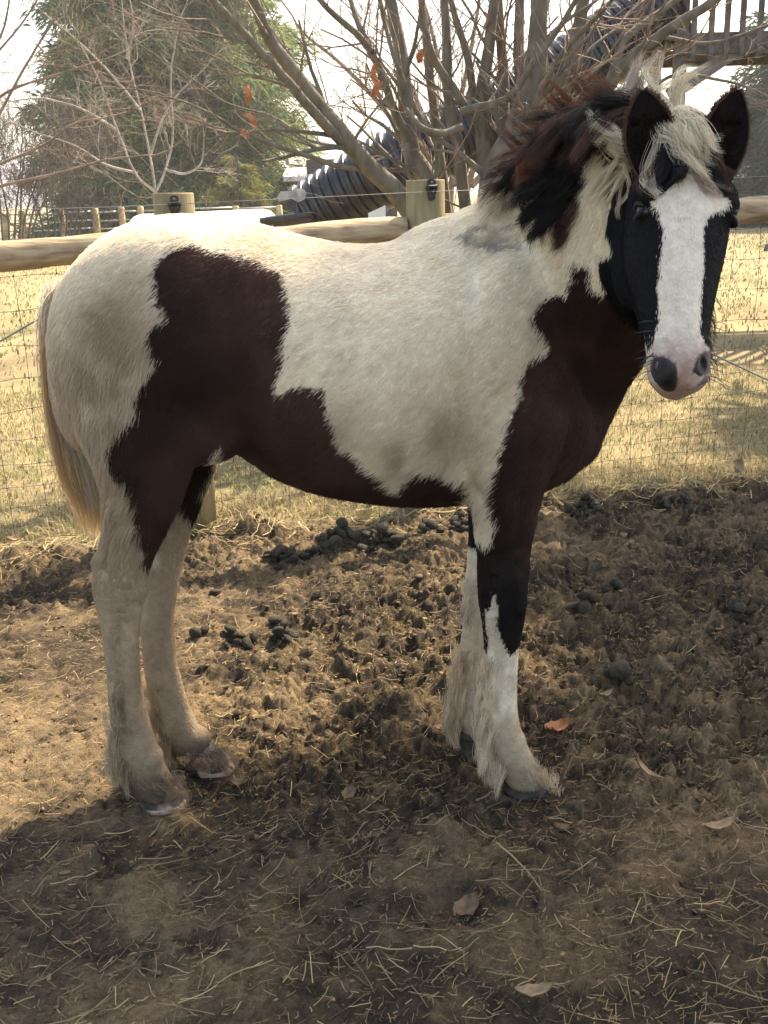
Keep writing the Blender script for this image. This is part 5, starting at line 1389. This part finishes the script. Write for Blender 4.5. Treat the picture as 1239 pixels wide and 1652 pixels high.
clodm = attr_mat('clod', rough=.95, spec=.1, bump=.8, bscale=160, noise=.4, nscale=90)
put('soil_clods', [clods(8500, .002, .010, chd, (.25, .17, .09), (.07, .05, .03)), clods(4500, .002, .006, lambda x, y: infr(x, y) * nof(x, y) * .8, (.30, .22, .13), (.10, .075, .05)), clods(130, .010, .022, chd, (.22, .15, .085), (.10, .072, .045))], clodm, 'crumbly soil clods over the churned paddock dirt', 'soil', False)
# grass in the field
def grass(n, y0, y1, h0, h1, wd, a, b, dens):
    p = scatter(n, -12, 13, y0, y1, lambda x, y: (np.abs(x) < .42 * y + .3) * dens(x, y)); m = len(p)
    h = rng.uniform(h0, h1, m); az = rng.uniform(0, 6.3, m); ln_ = rng.uniform(.3, 1.6, m)
    z = hfast(p[:, 0], p[:, 1]); d = np.stack([np.cos(az), np.sin(az)], 1); s_ = np.stack([-d[:, 1], d[:, 0]], 1)
    w_ = wd * rng.uniform(.6, 1.4, m)
    b0 = np.stack([p[:, 0], p[:, 1], z - .004], 1)
    o3 = lambda v, k: np.stack([v[:, 0] * k, v[:, 1] * k, 0 * k], 1)
    mid_ = b0 + o3(d, ln_ * h * .35) + np.stack([0 * h, 0 * h, h * .7], 1); tip = b0 + o3(d, ln_ * h) + np.stack([0 * h, 0 * h, h * .95], 1)
    V = np.stack([b0 - o3(s_, w_ / 2), b0 + o3(s_, w_ / 2), mid_ + o3(s_, w_ * .4), tip, mid_ - o3(s_, w_ * .4)], 1)
    i = np.arange(m)[:, None] * 5
    Fc = np.vstack([np.concatenate([i, i + 1, i + 2], 1), np.concatenate([i, i + 2, i + 4], 1), np.concatenate([i + 4, i + 2, i + 3], 1)])
    return V.reshape(-1, 3), Fc, scol(np.repeat(np.arange(m), 5), m, a, b, .7, 1.2)
fd = lambda x, y: in_field(x, y)
put('dry_grass', [grass(44000, 4.2, 8.0, .02, .05, .0045, (.35, .285, .15), (.21, .21, .09), lambda x, y: fd(x, y) * (.35 + .9 * fbm2(x * 3, y * 3, 3, 66))),
                  grass(30000, 8.0, 30, .03, .07, .016, (.35, .285, .15), (.21, .21, .09), fd),
                  grass(4000, 4.2, 5.3, .03, .07, .004, (.46, .37, .20), (.36, .28, .14), lambda x, y: fd(x, y) * np.exp(-((y - FENCE(x) - .1) / .2) ** 2))], strawm, 'short dry yellow-green grass of the field beyond the fence', 'grass', False)
# dung: each pile a thing, each ball a part
dm = simple('dung', (.062, .054, .036), rough=.7, spec=.15, var=.35, scale=1.2, bump=.8, bscale=5, col2=(.024, .023, .018))
dm2 = simple('old_dung', (.13, .10, .055), rough=.9, var=.4, scale=40, bump=.6, bscale=120)
bms = []
for k in range(3):
    bb = bmesh.new(); bmesh.ops.create_icosphere(bb, subdivisions=2, radius=1); rr_ = np.random.default_rng(k)
    for v in bb.verts:
        v.co *= 1 + rr_.normal(0, .05); v.co.z *= .8; v.co.x *= 1.12
    me_ = bpy.data.meshes.new('dung_ball'); bb.to_mesh(me_); bb.free(); me_.polygons.foreach_set('use_smooth', np.ones(len(me_.polygons), bool)); me_.materials.append(dm); bms.append(me_)
def pile(px, py, n, spread, r, label, mat=dm):
    r *= .92; spread *= .85
    g = G(px, py + 8); e = empty('dung_pile', (g[0], g[1], float(gz(g[0], g[1])[0]))); tag(e, label, 'dung', 'dung piles on the dirt')
    placed = []
    for i in range(n):
        for tr in range(40):
            lay = 0 if i < n * .55 else (1 if i < n * .87 else 2)
            sp = spread * (1, .62, .25)[lay]
            x, y = rng.normal(0, sp * .55), rng.normal(0, sp * .42)
            zz = float(gz(g[0] + x, g[1] + y)[0]) - e.location.z + r * (.6 + 1.1 * lay)
            if all((x - a) ** 2 + (y - b) ** 2 + (zz - c) ** 2 > (1.45 * r) ** 2 for a, b, c in placed): break
        placed.append((x, y, zz))
        o = obj('dung_ball', bms[i % 3], None, e); o.location = (x, y, zz); s_ = r * rng.uniform(.65, 1.2); o.scale = (s_ * rng.uniform(.9, 1.25), s_ * .95, s_ * rng.uniform(.7, 1)); o.rotation_euler = tuple(rng.uniform(-1, 1, 2)) + (rng.uniform(0, 6),)
    return e
pile(462, 898, 24, .085, .024, 'wide dark dung pile nearest the hind legs under the belly')
pile(548, 868, 20, .075, .025, 'tall greenish-black dung pile, second from the hind legs')
pile(520, 884, 10, .06, .022, 'small loose dung clump just left of the tall pile')
pile(620, 872, 20, .07, .025, 'compact round dung pile in the middle under the belly')
pile(690, 852, 8, .08, .022, 'scattered dung balls right of the compact pile')
pile(742, 850, 10, .07, .022, 'small dung heap close behind the front legs')
pile(938, 830, 26, .085, .022, 'large dung pile just in front of the chest')
pile(1065, 822, 9, .06, .021, 'smaller of two dung piles near the fence on the right, left one')
pile(1100, 820, 10, .06, .021, 'right one of two dung piles near the fence')
pile(378, 1032, 12, .06, .020, 'old crumbling dung pile just right of the hind legs')
pile(458, 1026, 9, .04, .020, 'mossy dung clump in the open middle dirt')
pile(990, 958, 7, .05, .022, 'half-lit dung clump right of the dark front leg')
pile(945, 1000, 10, .06, .028, 'dark dung lump in shade right of the front knee')
pile(1196, 1000, 5, .04, .026, 'few bluish dung balls near the right edge')
pile(995, 1108, 6, .035, .030, 'smooth grey dung lump in the shaded dirt')
pile(347, 946, 1, .001, .021, 'single dung ball by the far hind hock')
pile(331, 1018, 2, .02, .020, 'two dung balls beside the hind cannon bone')
pile(445, 1002, 1, .001, .022, 'single pale dung ball above the mossy clump')
# dead leaves
brown = simple('dead_leaf', (.16, .10, .06), rough=.7, var=.35, scale=60); pinkb = simple('pale_leaf', (.27, .19, .11), rough=.7, var=.25, scale=60); orange = simple('rust_leaf', (.36, .16, .07), rough=.7, var=.3, scale=60)
for (px, py, L_, W_, mat, rz, label, up) in (
    (900, 1192, .075, .05, orange, .3, 'rust-orange curled leaf right of the near front hoof', .2), (563, 1298, .055, .035, brown, 1.2, 'small brown leaf in the shaded dirt in front of the hind hoof', .3),
    (752, 1478, .075, .05, brown, .8, 'brown crumpled leaf in the middle foreground', .2), (862, 1637, .07, .03, pinkb, .1, 'pinkish torn leaf at the bottom edge', .1), (1042, 1275, .085, .025, pinkb, 2.2, 'narrow pale leaf standing on its edge at right', .5),
    (1186, 772, .11, .09, pinkb, 1.4, 'large tan leaf upright by the fence at right', 1.2), (388, 1273, .05, .03, brown, .1, 'dark flat leaf beside the hind hooves', .1), (1160, 1350, .09, .03, pinkb, .3, 'pale strip of bark in the right foreground', .1),
    (978, 1140, .05, .02, pinkb, .5, 'white-grey leaf scrap under the smooth dung lump', .2), (30, 878, .09, .05, pinkb, .4, 'tan leaf by the fence at the left edge', .3)):
    g = G(px, py); o = obj('dead_leaf', leafmesh(L_, W_, .35, int(px)), mat); o.location = (g[0], g[1], float(gz(g[0], g[1])[0]) + .012 + .5 * L_ * math.sin(min(up, 1.3)) * .7); o.rotation_euler = (up * .6, -up * .5, rz)
    tag(o, label, 'leaf', 'dead leaves on the dirt')
# sticks
stickm = simple('stick_tan', (.34, .25, .14), rough=.8, var=.3)
for (a, b, r_, label) in (((690, 838), (760, 828), .006, 'thin stick lying below the belly near the fence'), ((636, 805), (652, 836), .006, 'short twig leaning by the fence under the belly'), ((800, 1380), (873, 1464), .0016, 'long pale straw stalk in the right foreground')):
    p0, p1 = G(*a), G(*b); ts = np.linspace(0, 1, 8); pts = np.array([p0 + (p1 - p0) * t for t in ts]); pts[:, 2] = gz(pts[:, 0], pts[:, 1]).max() * .6 + gz(pts[:, 0], pts[:, 1]) * .4 + r_; pts[:, 0] += .01 * np.sin(ts * 3)
    if a[0] == 636: pts[:, 2] = gz(p1[0], p1[1])[0] + np.linspace(.09, .0, 8)
    o = wmesh('stick', *tube(pts, r_, 6), stickm); tag(o, label, 'stick')
# ------------------------------------------------------------------ veil: volume added to pale the distance like lens glare
m = bpy.data.materials.new('air'); m.use_nodes = True; N = m.node_tree.nodes; L = m.node_tree.links; N.clear()
out = N.new('ShaderNodeOutputMaterial'); pv = N.new('ShaderNodeVolumePrincipled')
pv.inputs['Color'].default_value = (.92, .94, 1.0, 1); pv.inputs['Density'].default_value = .0013; pv.inputs['Anisotropy'].default_value = .3
L.new(pv.outputs[0], out.inputs['Volume'])
hb_ = MB(); hb_.box((0, 430, 20), 1900, 1000, 46); o = hb_.build('veil', m, None, False); tag(o, 'thin added haze in the air', 'veil', None, 'stuff')
